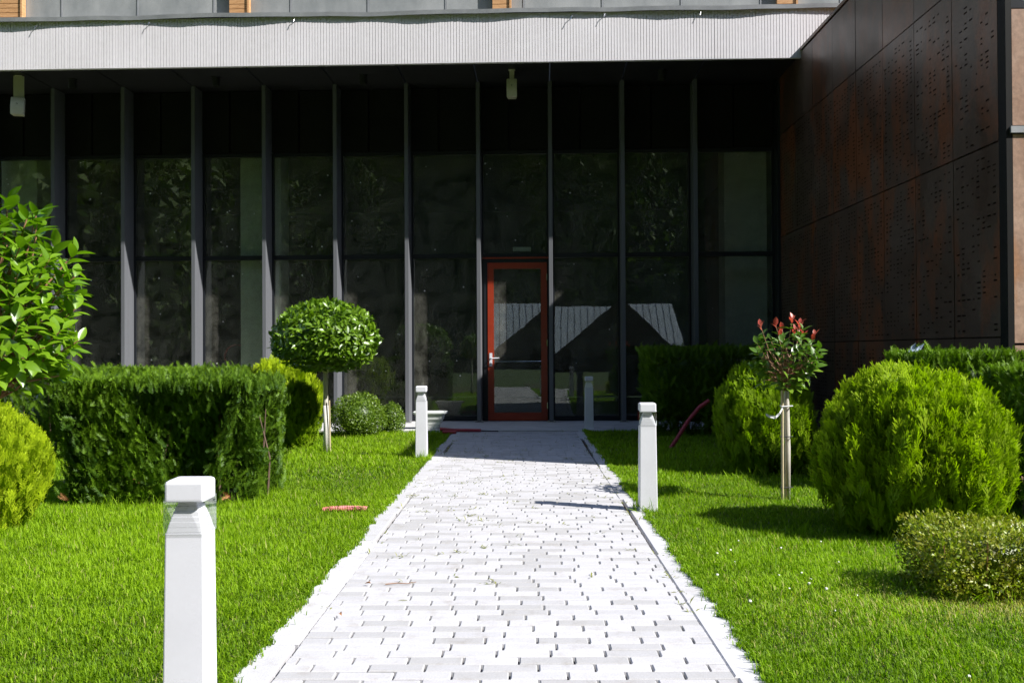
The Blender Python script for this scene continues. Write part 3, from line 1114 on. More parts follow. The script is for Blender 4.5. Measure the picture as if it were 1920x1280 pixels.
def hedge(name, x0, x1, y0, y1, h, n, size, label, mat='yew_leaf', seed=0.0, group=None, gaps=0.3, stems=10, rnd=0.12):
    """clipped yew hedge: sprigs over the faces of a rough block"""
    cx, cy = (x0 + x1) / 2, (y0 + y1) / 2
    r_ = empty(name, (cx, cy, 0))
    tag(r_, label, 'hedge', group)
    lx, ly = x1 - x0, y1 - y0
    areas = np.array([lx * ly, lx * h, lx * h, ly * h, ly * h])
    cnt = (n * areas / areas.sum()).astype(int)
    P, O = [], []
    for fi, c in enumerate(cnt):
        u, v = rng.uniform(size=c), rng.uniform(size=c)
        if fi == 0:
            p = np.stack([(u - .5) * lx, (v - .5) * ly, np.full(c, h)], 1)
            o_ = np.tile([0, 0, 1.0], (c, 1))
        elif fi in (1, 2):
            s = -1 if fi == 1 else 1
            p = np.stack([(u - .5) * lx, np.full(c, s * ly / 2), 0.03 + v * (h - .03)], 1)
            o_ = np.tile([0, s, 0.0], (c, 1))
        else:
            s = -1 if fi == 3 else 1
            p = np.stack([np.full(c, s * lx / 2), (u - .5) * ly, 0.03 + v * (h - .03)], 1)
            o_ = np.tile([s, 0.0, 0], (c, 1))
        P.append(p)
        O.append(o_)
    P, O = np.concatenate(P), np.concatenate(O)
    # round the block's edges a little
    q = P / np.array([lx / 2, ly / 2, h / 2]) - np.array([0, 0, 1])
    k = (np.abs(q) ** 8).sum(axis=1) ** (1 / 8)
    q2 = q / k[:, None]
    P = P * (1 - rnd) + rnd * (q2 + np.array([0, 0, 1])) * np.array([lx / 2, ly / 2, h / 2])
    vcl = vnoise(P * np.array([1, 1, 0.45]) + seed, 7.0)        # upright clumps
    low = np.clip(1 - P[:, 2] / h, 0, 1)
    inward = np.clip(-vcl, 0, 1) * (0.06 + gaps * 0.34 * low) + rng.uniform(0, 0.07, len(P)) * (1 + low) + 0.03 * low
    side = (O[:, 2] < 0.5)
    shoot = (rng.uniform(size=len(P)) < .10) * rng.uniform(0, .065, len(P))
    P = P - O * (np.where(side, inward, 0.25 * inward + rng.uniform(0, .03, len(P))) - shoot)[:, None]
    keep = rng.uniform(size=len(P)) > 0.95 * gaps * low ** .7 * np.clip(-vcl * 1.5 + .1, 0, 1)
    P, O, vcl = P[keep], O[keep], vcl[keep]
    grow = nrm(O * 0.45 + np.array([0, 0, 0.8]) + rng.normal(scale=0.36, size=P.shape))
    face = nrm(O + rng.normal(scale=0.5, size=P.shape))
    s = size * rng.uniform(0.6, 1.3, len(P))
    base = P - grow * (s * 0.7)[:, None]
    base[:, 2] = np.clip(base[:, 2], 0.01, None)
    tint = np.clip(0.28 + 0.2 * rng.normal(size=len(P)) + 0.15 * vcl, 0, 1)
    V, F, T = scatter(YEW, base, frames(grow, face), s, tint, 0.35)
    c = core_blob((lx * 0.42, ly * 0.36, h * 0.40), seed, amp=0.06)
    cv = np.sign(c[0]) * np.abs(c[0] / np.array([lx * .42, ly * .36, h * .4])) ** 0.6 * np.array([lx * .40, ly * .22, h * .36])
    V, F, T = merge((V, F, T), (cv + np.array([0, 0, h * 0.53]), c[1], c[2]))
    o = link('foliage', np_mesh(name, V, F, mat, T), r_)
    tag(o, kind='stuff')
    for i in range(stems):
        x = (-.5 + (i + .5 + rng.uniform(-.3, .3)) / stems) * lx
        yy = rng.uniform(-.34, .1) * ly
        mb = MB()
        top = h * rng.uniform(.6, .9)
        pts = [(x, yy, -.02), (x + rng.uniform(-.05, .05), yy + rng.uniform(-.03, .03), top * .5), (x + rng.uniform(-.1, .1), yy + rng.uniform(-.05, .05), top)]
        mb.tube(pts, [0.013, 0.009, 0.004], 6)
        mb.build('stem', 'bark_brown', r_)
    return r_


def dead_sprig(parent, loc, size):
    V, F, T = scatter(YEW, np.zeros((3, 3)), frames(nrm(rng.normal(size=(3, 3)) + np.array([0, -.6, .3])), np.tile([0, -1.0, .2], (3, 1))), np.full(3, size), np.zeros(3))
    link('dead_sprig', np_mesh('dead_sprig', V, F, 'dry_leaf', T), parent, loc)


def leaf_ball(name, center, rad, protos, mat, n, size, label, seed=0.0, cat='shrub', out_w=0.6, layers=(1.0, .88, .74), group=None, lump=0.05, core=0.62):
    """round crown of single leaves; returns mesh pieces"""
    d = sphere_dirs(n)
    rad = np.array(rad)
    lm = 1 + lump * vnoise(d + seed, 3.5) + lump * vnoise(d * 2.5 + seed, 6.0)
    dep = rng.choice(layers, len(d), p=[.55, .3, .15]) * rng.uniform(.94, 1.04, len(d))
    p = d * rad * (lm * dep)[:, None]
    grow = nrm(d * out_w + np.array([0, 0, 0.25]) + rng.normal(scale=0.55, size=p.shape))
    face = nrm(d + np.array([0, 0, 0.7]) + rng.normal(scale=0.35, size=p.shape))
    s = size * rng.uniform(.6, 1.25, len(p))
    tint = np.clip(0.4 + 0.25 * rng.normal(size=len(p)) + .15 * vnoise(d * 3 + seed, 4), 0, 1)
    V, F, T = scatter(protos, p - grow * (s * .5)[:, None], frames(grow, face), s, tint, 0.1)
    if core:
        c = core_blob(rad * core, seed)
        V, F, T = merge((V, F, T), c)
    return V + np.array([0, 0, center[2]]), F, T


# --- left front yew hedge, its neighbours behind
h1 = hedge('yew_hedge', -3.52, -2.02, 6.95, 7.95, 0.97, 24000, 0.080, 'big clipped yew hedge behind the left foreground bollard, stems showing at its foot', seed=1.3, gaps=0.85, stems=16)
for (x, y, z, s) in ((-.66, -.45, .07, .07), (.56, -.46, .10, .08), (-.12, -.42, .22, .06)):
    dead_sprig(h1, (x, y, z), s)
hedge('yew_hedge', -5.6, -3.05, 9.7, 10.6, 1.0, 5200, 0.105, 'second clipped yew hedge, its top showing just above the big left hedge', seed=4.1, stems=6)
globe('thuja_globe', (-2.72, 11.2, 0.40), (0.25, 0.25, 0.42), 'thuja_green_leaf', 1100, 0.11, 'narrow dark green thuja between the gold thuja globe and the ball tree stem', seed=14.2)
globe('thuja_globe', (-3.16, 12.2, 0.50), (0.54, 0.54, 0.58), 'thuja_gold_leaf', 1200, 0.16, 'yellow green thuja globe between the left hedge and the ball tree', seed=2.2)
globe('thuja_globe', (-3.56, 6.15, 0.42), (0.38, 0.38, 0.42), 'thuja_gold_leaf', 2400, 0.09, 'bright golden thuja globe at the left edge under the laurel', seed=7.7)


def ball_tree(x, y):
    r_ = empty('ball_tree', (x, y, 0))
    tag(r_, 'clipped ball tree with round glossy green crown on a slim stem', 'tree')
    V, F, T = leaf_ball('crown', (0, 0, 1.33), (0.59, 0.59, 0.45), OVAL, 'ball_leaf', 4200, 0.082, '', 3.3, lump=0.04, core=0.7)
    lowz = V[:, 2] < 1.14
    V[lowz, 2] = 1.14 + (V[lowz, 2] - 1.14) * 0.72
    # a few leaves hang under the crown
    tag(link('crown', np_mesh('crown', V, F, 'ball_leaf', T), r_), kind='stuff')
    t = MB()
    t.tube([(0, 0, -.02), (0.005, 0, .3), (-.005, 0.01, .62), (0.0, 0, .95), (0.0, 0, 1.2)], [.034, .031, .029, .027, .02], 10)
    for a in np.linspace(0, 6.28, 8)[:-1]:
        t.tube([(0, 0, .92), (0.18 * math.cos(a), .18 * math.sin(a), 1.12), (.36 * math.cos(a), .36 * math.sin(a), 1.28)], [.014, .01, .005], 6)
    t.build('trunk', 'bark_pale', r_, smooth=True)
    MB().tube([(0, 0, -.02), (0.005, 0, .3), (-.004, 0.008, .56)], [.0355, .0325, .0305], 10).build('limewash', 'limewash', r_, smooth=True)
    MB().tube([(.055, -.03, 0), (.045, -.03, .62)], .009, 8).build('stake', 'cane', r_)
    return r_


ball_tree(-2.27, 10.7)

# box balls beside the glass
for (x, y, r3, n, lab) in ((-2.28, 12.75, (.385, .385, .34), 5200, 'round box ball right of the ball tree stem'),
                           (-1.90, 13.35, (.20, .20, .24), 2200, 'small dark box bush between the box ball and the white bollard')):
    r_ = empty('box_ball', (x, y, 0))
    tag(r_, lab, 'shrub')
    V, F, T = leaf_ball('f', (0, 0, r3[2] * 0.82), r3, SMALL, 'box_leaf', int(n * 1.3), 0.030, '', x, core=.72)
    k = V[:, 2] < 0.012
    V[k, 2] = 0.012
    tag(link('foliage', np_mesh('box_ball', V, F, 'box_leaf', T), r_), kind='stuff')
    MB().tube([(0, 0, -.02), (.02, 0, .25)], [.02, .012], 7).build('stem', 'bark_brown', r_)

# --- right side
hedge('yew_hedge', 1.62, 3.3, 12.3, 13.2, 1.2, 3300, 0.125, 'dark shaded hedge against the glass right of the red door', seed=9.2, stems=4)
globe('thuja_globe', (2.27, 8.85, 0.50), (0.46, 0.46, 0.52), 'thuja_green_leaf', 2500, 0.13, 'half shaded thuja globe behind the small red tipped tree', seed=5.1)
globe('thuja_globe', (2.49, 6.0, 0.50), (0.59, 0.59, 0.53), 'thuja_leaf', 4700, 0.13, 'largest thuja globe, bright yellow green, on the right lawn', seed=8.4)
hedge('yew_hedge', 3.08, 3.95, 7.35, 8.05, 1.15, 6500, 0.085, 'clipped yew hedge top behind the largest thuja globe', seed=6.6, stems=4)
hedge('yew_hedge', 3.35, 4.35, 6.2, 6.9, 1.05, 7000, 0.085, 'clipped yew hedge at the right edge beside the largest thuja globe', seed=11.6, stems=6)

r_ = empty('box_bush', (2.16, 4.47, 0))
tag(r_, 'low boxy golden box bush at the right edge of the foreground lawn', 'shrub')
n = 12000
q = rng.uniform(-1, 1, (n, 3))
ax = rng.integers(0, 3, n)
q[np.arange(n), ax] = np.sign(q[np.arange(n), ax])
q = q / ((np.abs(q) ** 7).sum(1) ** (1 / 7))[:, None]
dep = rng.choice([1, .88, .72], n, p=[.5, .3, .2]) * rng.uniform(.9, 1.09, n) * (1 + .09 * vnoise(q, 6))
p = q * np.array([.305, .25, .168]) * dep[:, None] + np.array([0, 0, .18])
taper = 0.86 + 0.14 * np.clip(p[:, 2] / .39, 0, 1)
p[:, :2] *= taper[:, None]
p[:, 2] = np.maximum(p[:, 2], 0.015)
gr_ = nrm(q * .5 + np.array([0, 0, .5]) + rng.normal(scale=.5, size=p.shape))
V, F, T = scatter(SMALL, p, frames(gr_, nrm(q + np.array([0, 0, .5]) + rng.normal(scale=.4, size=p.shape))), .021 * rng.uniform(.6, 1.3, n),
                  np.clip(.45 + .28 * rng.normal(size=n), 0, 1), .1)
c = core_blob((.25, .2, .13), 2.0)
V, F, T = merge((V, F, T), (c[0] + np.array([0, 0, .19]), c[1], c[2]))
tag(link('foliage', np_mesh('box_bush', V, F, 'box_gold_leaf', T), r_), kind='stuff')
st_ = MB()
for i in range(14):
    a, b = rng.uniform(-.26, .26), rng.uniform(-.24, .2)
    st_.tube([(a * .7, b * .7, -.01), (a, b, .18), (a * 1.1, b * 1.1, .32)], [.005, .004, .002], 5)
st_.build('stem', 'twig_red', r_)


# --- standard trees with large leaves: every leaf its own part
def leaf_mesh(proto, mat, name='leaf'):
    return np_mesh(name, proto[0], proto[1], mat, proto[2] * 0.15, True)


def standard_tree(name, loc, label, crown_c, crown_r, n_shoot, leaves_per, size, mat, protos, trunk_r, red=0, seed=0, trunk_mat='bark_pale', maxleaf=300, stake=True, zmin=None):
    rs = np.random.default_rng(seed)
    r_ = empty(name, loc)
    tag(r_, label, 'tree')
    cc = np.array(crown_c)
    cr = np.array(crown_r)
    fork = cc - np.array([0, 0, cr[2] * 0.9])
    tr = MB()
    tr.tube([(0, 0, -.02), (0.006, 0, fork[2] * .5), tuple(fork), tuple(fork + np.array([0.01, 0, cr[2] * .5]))],
            [trunk_r, trunk_r * .92, trunk_r * .85, trunk_r * .5], 10)
    tr.build('trunk', trunk_mat, r_, smooth=True)
    tw = MB()
    meshes = [leaf_mesh(p, mat) for p in protos]
    red_meshes = [leaf_mesh(p, 'young_red_leaf') for p in protos] if red else None
    d = sphere_dirs(int(n_shoot * 1.25))
    d = d[d[:, 2] > -0.75][:n_shoot] if zmin is None else d[d[:, 2] > zmin][:n_shoot]
    top = np.argsort(-(d[:, 2] + rs.normal(scale=.25, size=len(d))))[:red]
    cnt = 0
    stuff = []
    for i, di in enumerate(d):
        e = cc + di * cr * (rs.uniform(1.0, 1.2) if i in top else rs.uniform(.62, 1.02))
        s0 = fork + (cc - fork) * rs.uniform(.1, .7)
        mid = (s0 + e) / 2 + rs.normal(scale=.02, size=3)
        tw.tube([tuple(s0), tuple(mid), tuple(e)], [.006, .004, .0022], 5)
        ax_ = nrm(e - mid + np.array([0, 0, .06]))
        isred = i in top
        for k in range(leaves_per):
            t = k / max(leaves_per - 1, 1)
            base = e - ax_ * size * 1.1 * (1 - t) * rs.uniform(.8, 1.3)
            ang = k * 2.4 + rs.uniform(-.4, .4)
            u = nrm(np.cross(ax_, [0.3, 0.2, 1.0]))
            w = np.cross(ax_, u)
            spread = (u * math.cos(ang) + w * math.sin(ang))
            young = isred and t > .55
            gdir = nrm(ax_ * (1.5 if young else 0.35 + .9 * t) + spread * (.5 if young else 1.0) + np.array([0, 0, -.12]) + rs.normal(scale=.12, size=3))
            fdir = nrm(ax_ + np.array([0, 0, .8]) - spread * .2 + rs.normal(scale=.2, size=3))
            rot = frames(gdir[None], fdir[None])[0]
            sc_ = size * rs.uniform(.7, 1.15) * (0.8 if t > .8 else 1) * (.8 if young else 1)
            if cnt < maxleaf:
                me = (red_meshes if young else meshes)[rs.integers(0, len(protos))]
                o = link('leaf', me, r_)
                M = Matrix([[*rot[0], base[0]], [*rot[1], base[1]], [*rot[2], base[2]], [0, 0, 0, 1]])
                o.matrix_basis = M @ Matrix.Scale(sc_, 4)
                cnt += 1
            else:
                stuff.append((base, rot, sc_))
    tw.build('twigs', 'twig_red', r_)
    if stuff:
        b_ = np.array([s[0] for s in stuff])
        ro = np.array([s[1] for s in stuff])
        V, F, T = scatter(protos, b_, ro, np.array([s[2] for s in stuff]), rs.uniform(0.1, .9, len(stuff)), .15)
        tag(link('inner_leaves', np_mesh('inner_leaves', V, F, mat, T), r_), kind='stuff')
    if stake:
        MB().tube([(-.045, -.03, 0), (-.04, -.03, fork[2] + .08)], .011, 8).build('stake', 'cane', r_)
        for z in (.12, fork[2] * .62):
            MB().tube([(-.06, -.035, z), (.035, -.035, z + .004), (.035, .03, z), (-.05, .02, z), (-.06, -.035, z)], .004, 5).build('tie', 'black_plastic', r_)
    return r_


pt = standard_tree('photinia_tree', (2.02, 7.2, 0), 'small standard tree with red young leaves on top, tied to a cane',
                   (0.0, 0, 1.08), (.29, .29, .29), 64, 6, .088, 'photinia_leaf', BROAD, .023, red=10, seed=11, maxleaf=290)
rbn = MB()
pts = [(-.035, -.04, .74), (-.07, -.06, .69), (-.10, -.06, .66), (-.14, -.05, .665), (-.17, -.04, .68)]
for a, b in zip(pts[:-1], pts[1:]):
    rbn.add([(a[0], a[1], a[2] - .012), (b[0], b[1] - .006, b[2] - .008), (b[0], b[1], b[2] + .012), (a[0], a[1], a[2] + .01)], [(0, 1, 2, 3)])
rbn.tube([(-.05, -.045, .74), (.035, -.04, .745), (.04, .03, .74), (-.04, .03, .745), (-.05, -.045, .74)], .006, 6)
rbn.build('ribbon', 'ribbon', pt)

standard_tree('laurel_tree', (-1.93, 3.32, 0), 'leafy laurel tree with big glossy light green leaves, cut off by the left edge',
              (0.0, 0, 1.315), (.345, .345, .44), 165, 8, .092, 'laurel_leaf', LAUREL, .028, seed=23, maxleaf=300, stake=False, zmin=-.95)

# ------------------------------------------------------------------ lawn grass
_ef = rng.uniform(2, 60, 26)
_ep = rng.uniform(0, 6.28, 26)


def edge_noise(y):
    return (np.sin(np.outer(y, _ef) + _ep) / (1 + .06 * _ef)).sum(axis=1) * 0.0075


def grass(n, ymin, ymax, wmul, hmul, kind):
    y = ymin + (ymax - ymin) * rng.uniform(size=n)
    half = 0.62 * y + 0.7
    x = rng.uniform(-1, 1, n) * half
    if kind == 'fringe':
        y = ymin + (ymax - ymin) * rng.uniform(size=n) ** 1.5
        x = np.where(rng.uniform(size=n) < .5, PX0 - KW + rng.uniform(-.07, .09, n), PX1 + KW + rng.uniform(-.11, .07, n))
    inside = (x > PX0 - KW + 0.015 + edge_noise(y) + rng.exponential(.008, n)) & (x < PX1 + KW - 0.035 - edge_noise(y + 7) - rng.exponential(.008, n))
    ok = ~inside & (y < 13.28) & (x < 4.0) & (x > -6.4)
    # skip what stands inside solid plants
    ok &= ~((x > -3.45) & (x < -2.12) & (y > 7.15) & (y < 7.9))
    x, y = x[ok], y[ok]
    P = np.stack([x, y, np.zeros_like(x)], 1)
    patch = vnoise(P, 1.3)
    fine = vnoise(P + 5, 9.0)
    hgt = hmul * rng.uniform(.55, 1.25, len(x)) * (1 + .22 * fine + .18 * patch)
    longer = rng.uniform(size=len(x)) < .03
    hgt = np.where(longer, hgt * 1.6, hgt)
    hgt = np.where((x > PX0 - KW) & (x < PX1 + KW), hgt * .8, hgt)
    ang = rng.uniform(0, 6.283, len(x))
    lean = rng.uniform(.15, .95, len(x))
    dx, dy = np.cos(ang), np.sin(ang)
    w = wmul * rng.uniform(.7, 1.3, len(x))
    sx, sy = -dy * w, dx * w
    kerb = (x > PX0 - KW) & (x < PX1 + KW)
    z0 = np.where(kerb, .036, .016)
    b0 = np.stack([x - sx, y - sy, z0], 1)
    b1 = np.stack([x + sx, y + sy, z0], 1)
    m = np.stack([x + dx * lean * hgt * .3, y + dy * lean * hgt * .3, z0 + hgt * .62], 1)
    tipp = np.stack([x + dx * lean * hgt * .95, y + dy * lean * hgt * .95, z0 + hgt * (1 - .3 * lean)], 1)
    s3 = np.stack([sx, sy, np.zeros_like(x)], 1) * .8
    if kind == 'far':
        V = np.stack([b0, b1, tipp], 1).reshape(-1, 3)
        Ft = np.arange(len(x))[:, None] * 3 + np.array([[0, 1, 2]])
    else:
        V = np.stack([b0, b1, m + s3, m - s3, tipp], 1).reshape(-1, 3)
        Ft = None
    k = np.arange(len(x))[:, None] * 5
    Fq = k + np.array([[0, 1, 2, 3]])
    Ft = Ft if kind == 'far' else k + np.array([[3, 2, 4]])
    dry = np.clip((x - 0.9) * .9, 0, 1) * np.clip((5.9 - y) * .6, 0, 1) * np.clip(.6 + .6 * vnoise(P + 3, 2.5), 0, 1)
    tint = np.clip(.36 + .27 * rng.normal(size=len(x)) + .24 * patch + .12 * fine + .3 * dry, 0, 1.2)
    straw = rng.uniform(size=len(x)) < (.03 + .9 * dry)
    tint = np.where(straw, 2.0 + rng.uniform(0, .6, len(x)), tint)
    if kind == 'far':
        return V, [Ft], np.repeat(tint, 3) + np.tile([0, 0, .16], len(x))
    T = np.repeat(tint, 5) + np.tile([0, 0, .08, .08, .16], len(x))
    return V, [Fq, Ft], T


G1 = grass(300000, 2.5, 5.2, .0021, .038, 'near')
G2 = grass(240000, 5.2, 8.4, .0042, .044, 'far')
G3 = grass(190000, 8.4, 13.4, .0065, .050, 'far')
def tufts(spots):
    """uncut grass round the feet of posts, stems and hedges"""
    P, D, S = [], [], []
    for (cx, cy, rx, ry, n) in spots:
        a = rng.uniform(0, 6.283, n)
        P.append(np.stack([cx + rx * np.cos(a) * rng.uniform(.8, 1.25, n), cy + ry * np.sin(a) * rng.uniform(.8, 1.25, n), np.full(n, .015)], 1))
        D.append(np.stack([rng.normal(scale=.45, size=n), rng.normal(scale=.45, size=n), np.ones(n)], 1))
        S.append(rng.uniform(.05, .13, n))
    P, D, S = np.concatenate(P), np.concatenate(D), np.concatenate(S)
    return scatter([leaf_proto(.045, .1, b, 4, 1.0) for b in (.15, .4)], P, frames(nrm(D), nrm(rng.normal(size=P.shape))), S, np.clip(.4 + .3 * rng.normal(size=len(P)), 0, 1.2), .1)


G5 = tufts([(-1.005, 2.80, .09, .09, 60), (.885, 6.70, .09, .09, 90), (-1.105, 10.1, .09, .09, 90), (2.02, 7.2, .06, .06, 40), (-2.27, 10.7, .07, .07, 50),
            (-2.77, 7.4, .75, .5, 500), (2.16, 4.47, .30, .24, 160), (2.49, 6.0, .42, .42, 240), (-3.56, 6.15, .3, .3, 160), (-1.29, 6.72, .16, .03, 60),
            (1.5, 5.4, .5, .6, 40), (-1.9, 5.0, .7, 1.0, 50), (2.27, 8.7, .35, .35, 160)])
G4 = grass(60000, 2.5, 13.3, .0024, .040, 'fringe')
V, F, T = merge(G1, G2, G3, G4, G5)
tag(link('lawn_grass', np_mesh('lawn_grass', V, F, 'grass_blade', T)), 'short bright green lawn grass either side of the path', 'grass', kind='stuff')

# clover heads in the right lawn
cb = MB()
for _ in range(46):
    x = rng.uniform(.95, 2.7)
    y = rng.uniform(3.1, 5.6)
    z = rng.uniform(.035, .055)
    r0 = rng.uniform(.005, .009)
    cb.rings([[(x + r0 * s * math.cos(a), y + r0 * s * math.sin(a), z + r0 * t) for a in np.linspace(0, 6.28, 7)[:-1]] for s, t in ((.5, -.8), (1, 0), (.6, .7))])
tag(cb.build('clover_flowers', 'clover_white'), 'small white clover heads dotted in the right foreground lawn', 'flowers', kind='stuff')

# weeds in the paving joints
n = 0
wp, wr, ws = [], [], []
for _ in range(170):
    y = 4.0 + 9.1 * rng.uniform() ** .8
    x = rng.uniform(PX0, PX1) if rng.uniform() < .65 else rng.choice([PX0, PX1]) + rng.normal(scale=.01)
    for k in range(rng.integers(3, 11)):
        wp.append((x + rng.normal(scale=.02), y + rng.normal(scale=.012), .034))
        wr.append(nrm(np.array([rng.normal(), rng.normal(), .55])))
        ws.append(rng.uniform(.02, .05))
wp, wr, ws = np.array(wp), np.array(wr), np.array(ws)
V, F, T = scatter([leaf_proto(.2, .1, .3, 3)], wp, frames(wr, np.tile([0, 0, 1.0], (len(wp), 1)) + .01), ws, rng.uniform(0, 1, len(wp)), 0)
tag(link('path_weeds', np_mesh('path_weeds', V, F, 'weed_leaf', T)), 'tiny yellowish weeds sprouting from the paving joints', 'weeds', kind='stuff')


# ------------------------------------------------------------------ loose things
def corrugated(name, pts, r0, mat, label, loc, pitch=.012, n=12):
    """ribbed plastic conduit along a smooth polyline, open dark ends"""
    P = [Vector(p) for p in pts]
    L = [0]
    for a, b in zip(P[:-1], P[1:]):
        L.append(L[-1] + (b - a).length)
    tot = L[-1]
    m = max(int(tot / pitch) * 2, 8)
    q, rad = [], []
    for i in range(m + 1):
        s = tot * i / m
        k = max(j for j in range(len(L)) if L[j] <= s + 1e-9)
        k = min(k, len(P) - 2)
        t = (s - L[k]) / (L[k + 1] - L[k])
        q.append(P[k].lerp(P[k + 1], t))
        rad.append(r0 * (1.0 if i % 2 else .86))
    r_ = empty(name, loc)
    tag(r_, label, 'pipe')
    o = MB().tube(q, rad, n, caps=False).build('ribbed_tube', mat, r_)
    e = MB()
    for a, b in ((q[0], q[1]), (q[-1], q[-2])):
        dd = (b - a).normalized()
        e.tube([a + dd * .006, a + dd * .012], r0 * .8, n)
    e.build('bore', 'black_plastic', r_)
    return r_


corrugated('corrugated_pipe', [(-.17, .01, .03), (-.1, .0, .042), (0, 0, .045), (.09, -.005, .045), (.16, -.02, .042)], .022, 'pink_plastic',
           'short faded pink corrugated pipe lying on the left lawn', (-1.29, 6.75, 0))
corrugated('corrugated_pipe', [(-.30, .06, .075), (-.1, .02, .062), (.1, 0, .062), (.28, -.01, .06)], .024, 'red_plastic',
           'dark red corrugated pipe lying at the path end before the door', (-.88, 13.12, 0), .016)
corrugated('corrugated_pipe', [(-.09, .0, .062), (.02, 0, .06), (.10, -.01, .06)], .026, 'red_plastic',
           'short stub of red corrugated pipe beside the longer one at the path end', (-1.03, 12.85, 0), .016)
o = MB().tube([(0, 0, .055), (.12, 0, .052), (.24, -.01, .05)], .009, 7).build('black_cable', 'black_plastic', None, (-.595, 13.10, 0))
tag(o, 'black cable end poking out of the red pipe on the path', 'cable')
corrugated('corrugated_pipe', [(0, 0, .02), (.10, .02, .16), (.22, .05, .34), (.36, .08, .50), (.48, .1, .58)], .026, 'red_plastic',
           'pinkish red corrugated pipe leaning up into the dark hedge at right', (1.70, 10.9, 0), .018)

# white basin against the glass behind the left bollard
r_ = empty('white_basin', (-1.36, 13.6, 0.0))
r_.scale = (.85, .85, .95)
tag(r_, 'white plastic basin standing by the glass behind the left bollard', 'basin')
b = MB()
b.rings([rrect(.14, .10, .03, .055), rrect(.20, .13, .04, .17), rrect(.225, .15, .04, .20), rrect(.25, .165, .05, .285), rrect(.285, .185, .05, .287),
         rrect(.285, .185, .05, .315), rrect(.25, .16, .045, .315), rrect(.19, .12, .04, .12)])
b.build('bowl', 'white_plastic', r_, smooth=False, bevel=.004)
MB().tube([(.27, -.05, .30), (.31, -.05, .30), (.31, .05, .30), (.27, .05, .30)], .01, 6).build('handle', 'steel', r_)

# twig and dry leaves on the paving
o = MB().tube([(-.075, -.008, .043), (-.02, .004, .046), (.03, .0, .044), (.075, .01, .05)], [.0028, .0025, .002, .0015], 6).build('dry_twig', 'twig_red', None, (-.605, 4.57, 0))
tag(o, 'thin reddish dry twig lying on the left side of the path', 'twig')
DL = [(-.75, 4.55, 'small curled dry leaf on the path left of the twig'), (-.80, 4.03, 'small curled dry leaf near the left kerb in the foreground')]
for (x, y, lab) in DL:
    pr = leaf_proto(.6, .5, .4, 4)
    o = link('dry_leaf', np_mesh('dry_leaf', pr[0], pr[1], 'dry_leaf', pr[2], True), None, (x, y, .05), (.3, .2, rng.uniform(0, 6)))
    o.scale = (.028,) * 3
    tag(o, lab, 'leaf')

# bluish scrap on the hedge
o = MB()
for (a, b_) in (((0, 0, 0), (.10, 0, .05)), ((.02, .02, 0), (.07, .02, .075)), ((.05, -.01, 0), (.13, 0, .07))):
    p, q_ = Vector(a), Vector(b_)
    s_ = Vector((-.010, 0, .012))
    o.add([p - s_ * .4, (p + q_) / 2 - s_ + Vector((0, -.006, 0)), q_, (p + q_) / 2 + s_, p + s_ * .4, (p + q_) / 2 + Vector((0, .012, 0))],
          [(0, 1, 5), (1, 2, 5), (2, 3, 5), (3, 4, 5), (4, 0, 5)])
o = o.build('plastic_scrap', 'blue_scrap', None, (3.12, 7.6, 1.15))
tag(o, 'bluish plastic scrap caught on top of the hedge before the rusty wall', 'scrap')

# ------------------------------------------------------------------ behind the viewer: mirrored house, wooded slope made steep to block skylight
HX, HY = 3.6, -30.0
hs = empty('gabled_house', (HX, HY, 0))
tag(hs, 'house with pale metal roof and dark gable, mirrored in the glass front', 'building')
MB().box(-4.2, 4.2, -6, -0.9, 0, 1.6).build('house_wall', 'house_wood', hs)
rf = MB()
rf.rings([[(-4.9, 0.0, 1.1), (-4.9, -3.4, 4.35), (-4.9, -6.8, 1.1), (-4.9, -6.8, 1.0), (-4.9, -3.4, 4.2), (-4.9, 0.0, 1.0)],
          [(4.9, 0.0, 1.1), (4.4, -3.4, 4.35), (4.9, -6.8, 1.1), (4.9, -6.8, 1.0), (4.4, -3.4, 4.2), (4.9, 0.0, 1.0)]])
rfo = rf.build('roof', 'roof_sheet', hs)
seam = MB()
for x in np.arange(-4.7, 4.5, .45):
    seam.tube([(x, .0, 1.115), (x * .97, -3.4, 4.365)], .012, 4)
seam.build('roof_seams', 'house_wood', rfo)
gb = MB()
gb.rings([[(-3.6, .5, .9), (.8, .5, 4.5), (4.6, .5, .9)], [(-3.6, -3.3, .9), (.8, -3.3, 4.5), (4.6, -3.3, .9)]])
gb.build('gable', 'house_wood', hs)

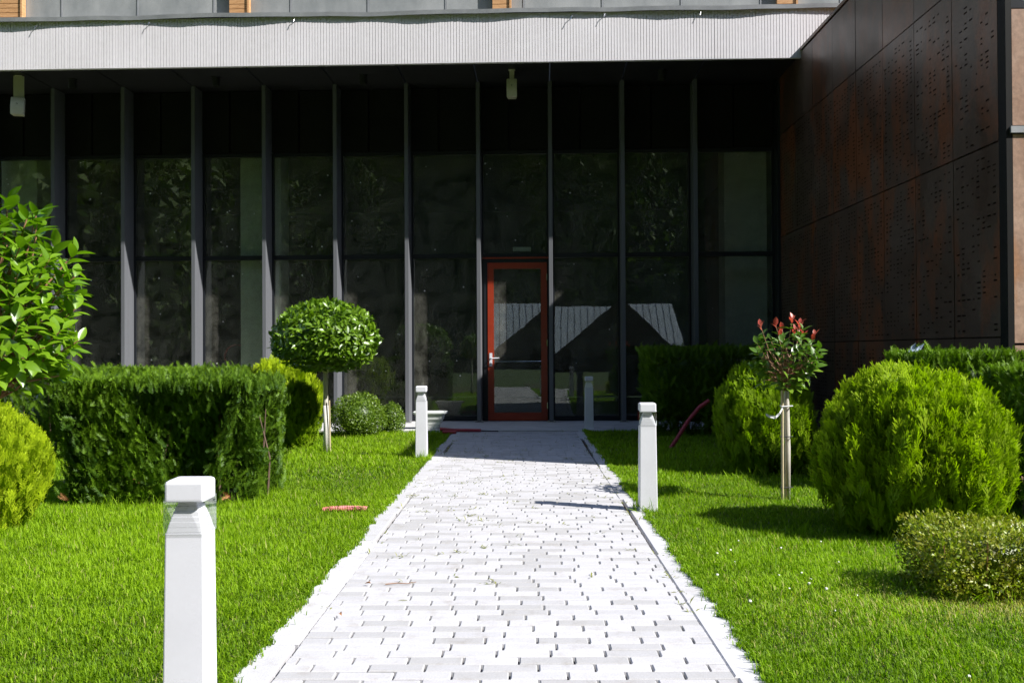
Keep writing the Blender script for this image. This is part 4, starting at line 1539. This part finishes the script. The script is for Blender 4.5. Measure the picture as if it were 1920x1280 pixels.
fp, fn = [], []
trs = np.random.default_rng(5)
Vs = []
for i in range(340):
    dpt = trs.uniform(0, 1)
    x = trs.uniform(-85, 85)
    y = -40 - 75 * dpt
    gz = 104 * dpt
    if i > 275:                    # unseen trees added at left to cut sky light on the steel
        x = -26 - 40 * dpt
        y = trs.uniform(-45, 12)
        gz = 26 * dpt
    hh = trs.uniform(11, 19)
    rr_ = trs.uniform(2.6, 4.6)
    m = 2200 if -78 < x < 38 and i <= 275 else 450
    d = sphere_dirs(m)
    conic = trs.uniform() < .35
    p = d * np.array([rr_, rr_, hh * .5]) * trs.uniform(.75, 1.08, (m, 1))
    if conic:
        p[:, :2] *= np.clip(.95 - p[:, 2] / hh * 1.5, .1, 1.5)[:, None]
    p += np.array([x, y, gz + hh * .52])
    fp.append(p)
    fn.append(d)
fl_ = fp
fp, fn = np.concatenate(fp), np.concatenate(fn)
QUAD = [(np.array([(-.4, 0, 0), (.4, .1, 0), (.05, 1, -.05)]), [np.array([[0, 1, 2]])], np.zeros(3))]
V, F, T = scatter(QUAD, fp, frames(nrm(rng.normal(size=fp.shape)), nrm(fn + rng.normal(scale=.5, size=fp.shape))), np.concatenate([rng.uniform(.25, .6, len(d_)) * (1 if len(d_) > 1000 else 2) for d_ in fl_]), np.clip(.45 + .3 * rng.normal(size=len(fp)), 0, 1))
tag(link('forest', np_mesh('forest', V, F, 'forest_leaf', T)), 'wooded slope mirrored darkly in the glass front, with unseen trees added at left to block skylight', 'forest', kind='stuff')
hl = MB()  # slope raised steeply to keep low sky light off the fins
nx, ny = 24, 10
vs = [(-150 + 300 * i / nx, -38 - 80 * j / ny, -.1 + 110 * (j / ny) + 1.2 * math.sin(i * 1.3 + j)) for j in range(ny + 1) for i in range(nx + 1)]
vs = [(x, y, -.3 if k < nx + 1 else z) for k, (x, y, z) in enumerate(vs)]
hl.add(vs, [(j * (nx + 1) + i, j * (nx + 1) + i + 1, (j + 1) * (nx + 1) + i + 1, (j + 1) * (nx + 1) + i) for j in range(ny) for i in range(nx)])
tag(hl.build('hillside', 'forest_floor', smooth=True), kind='structure')
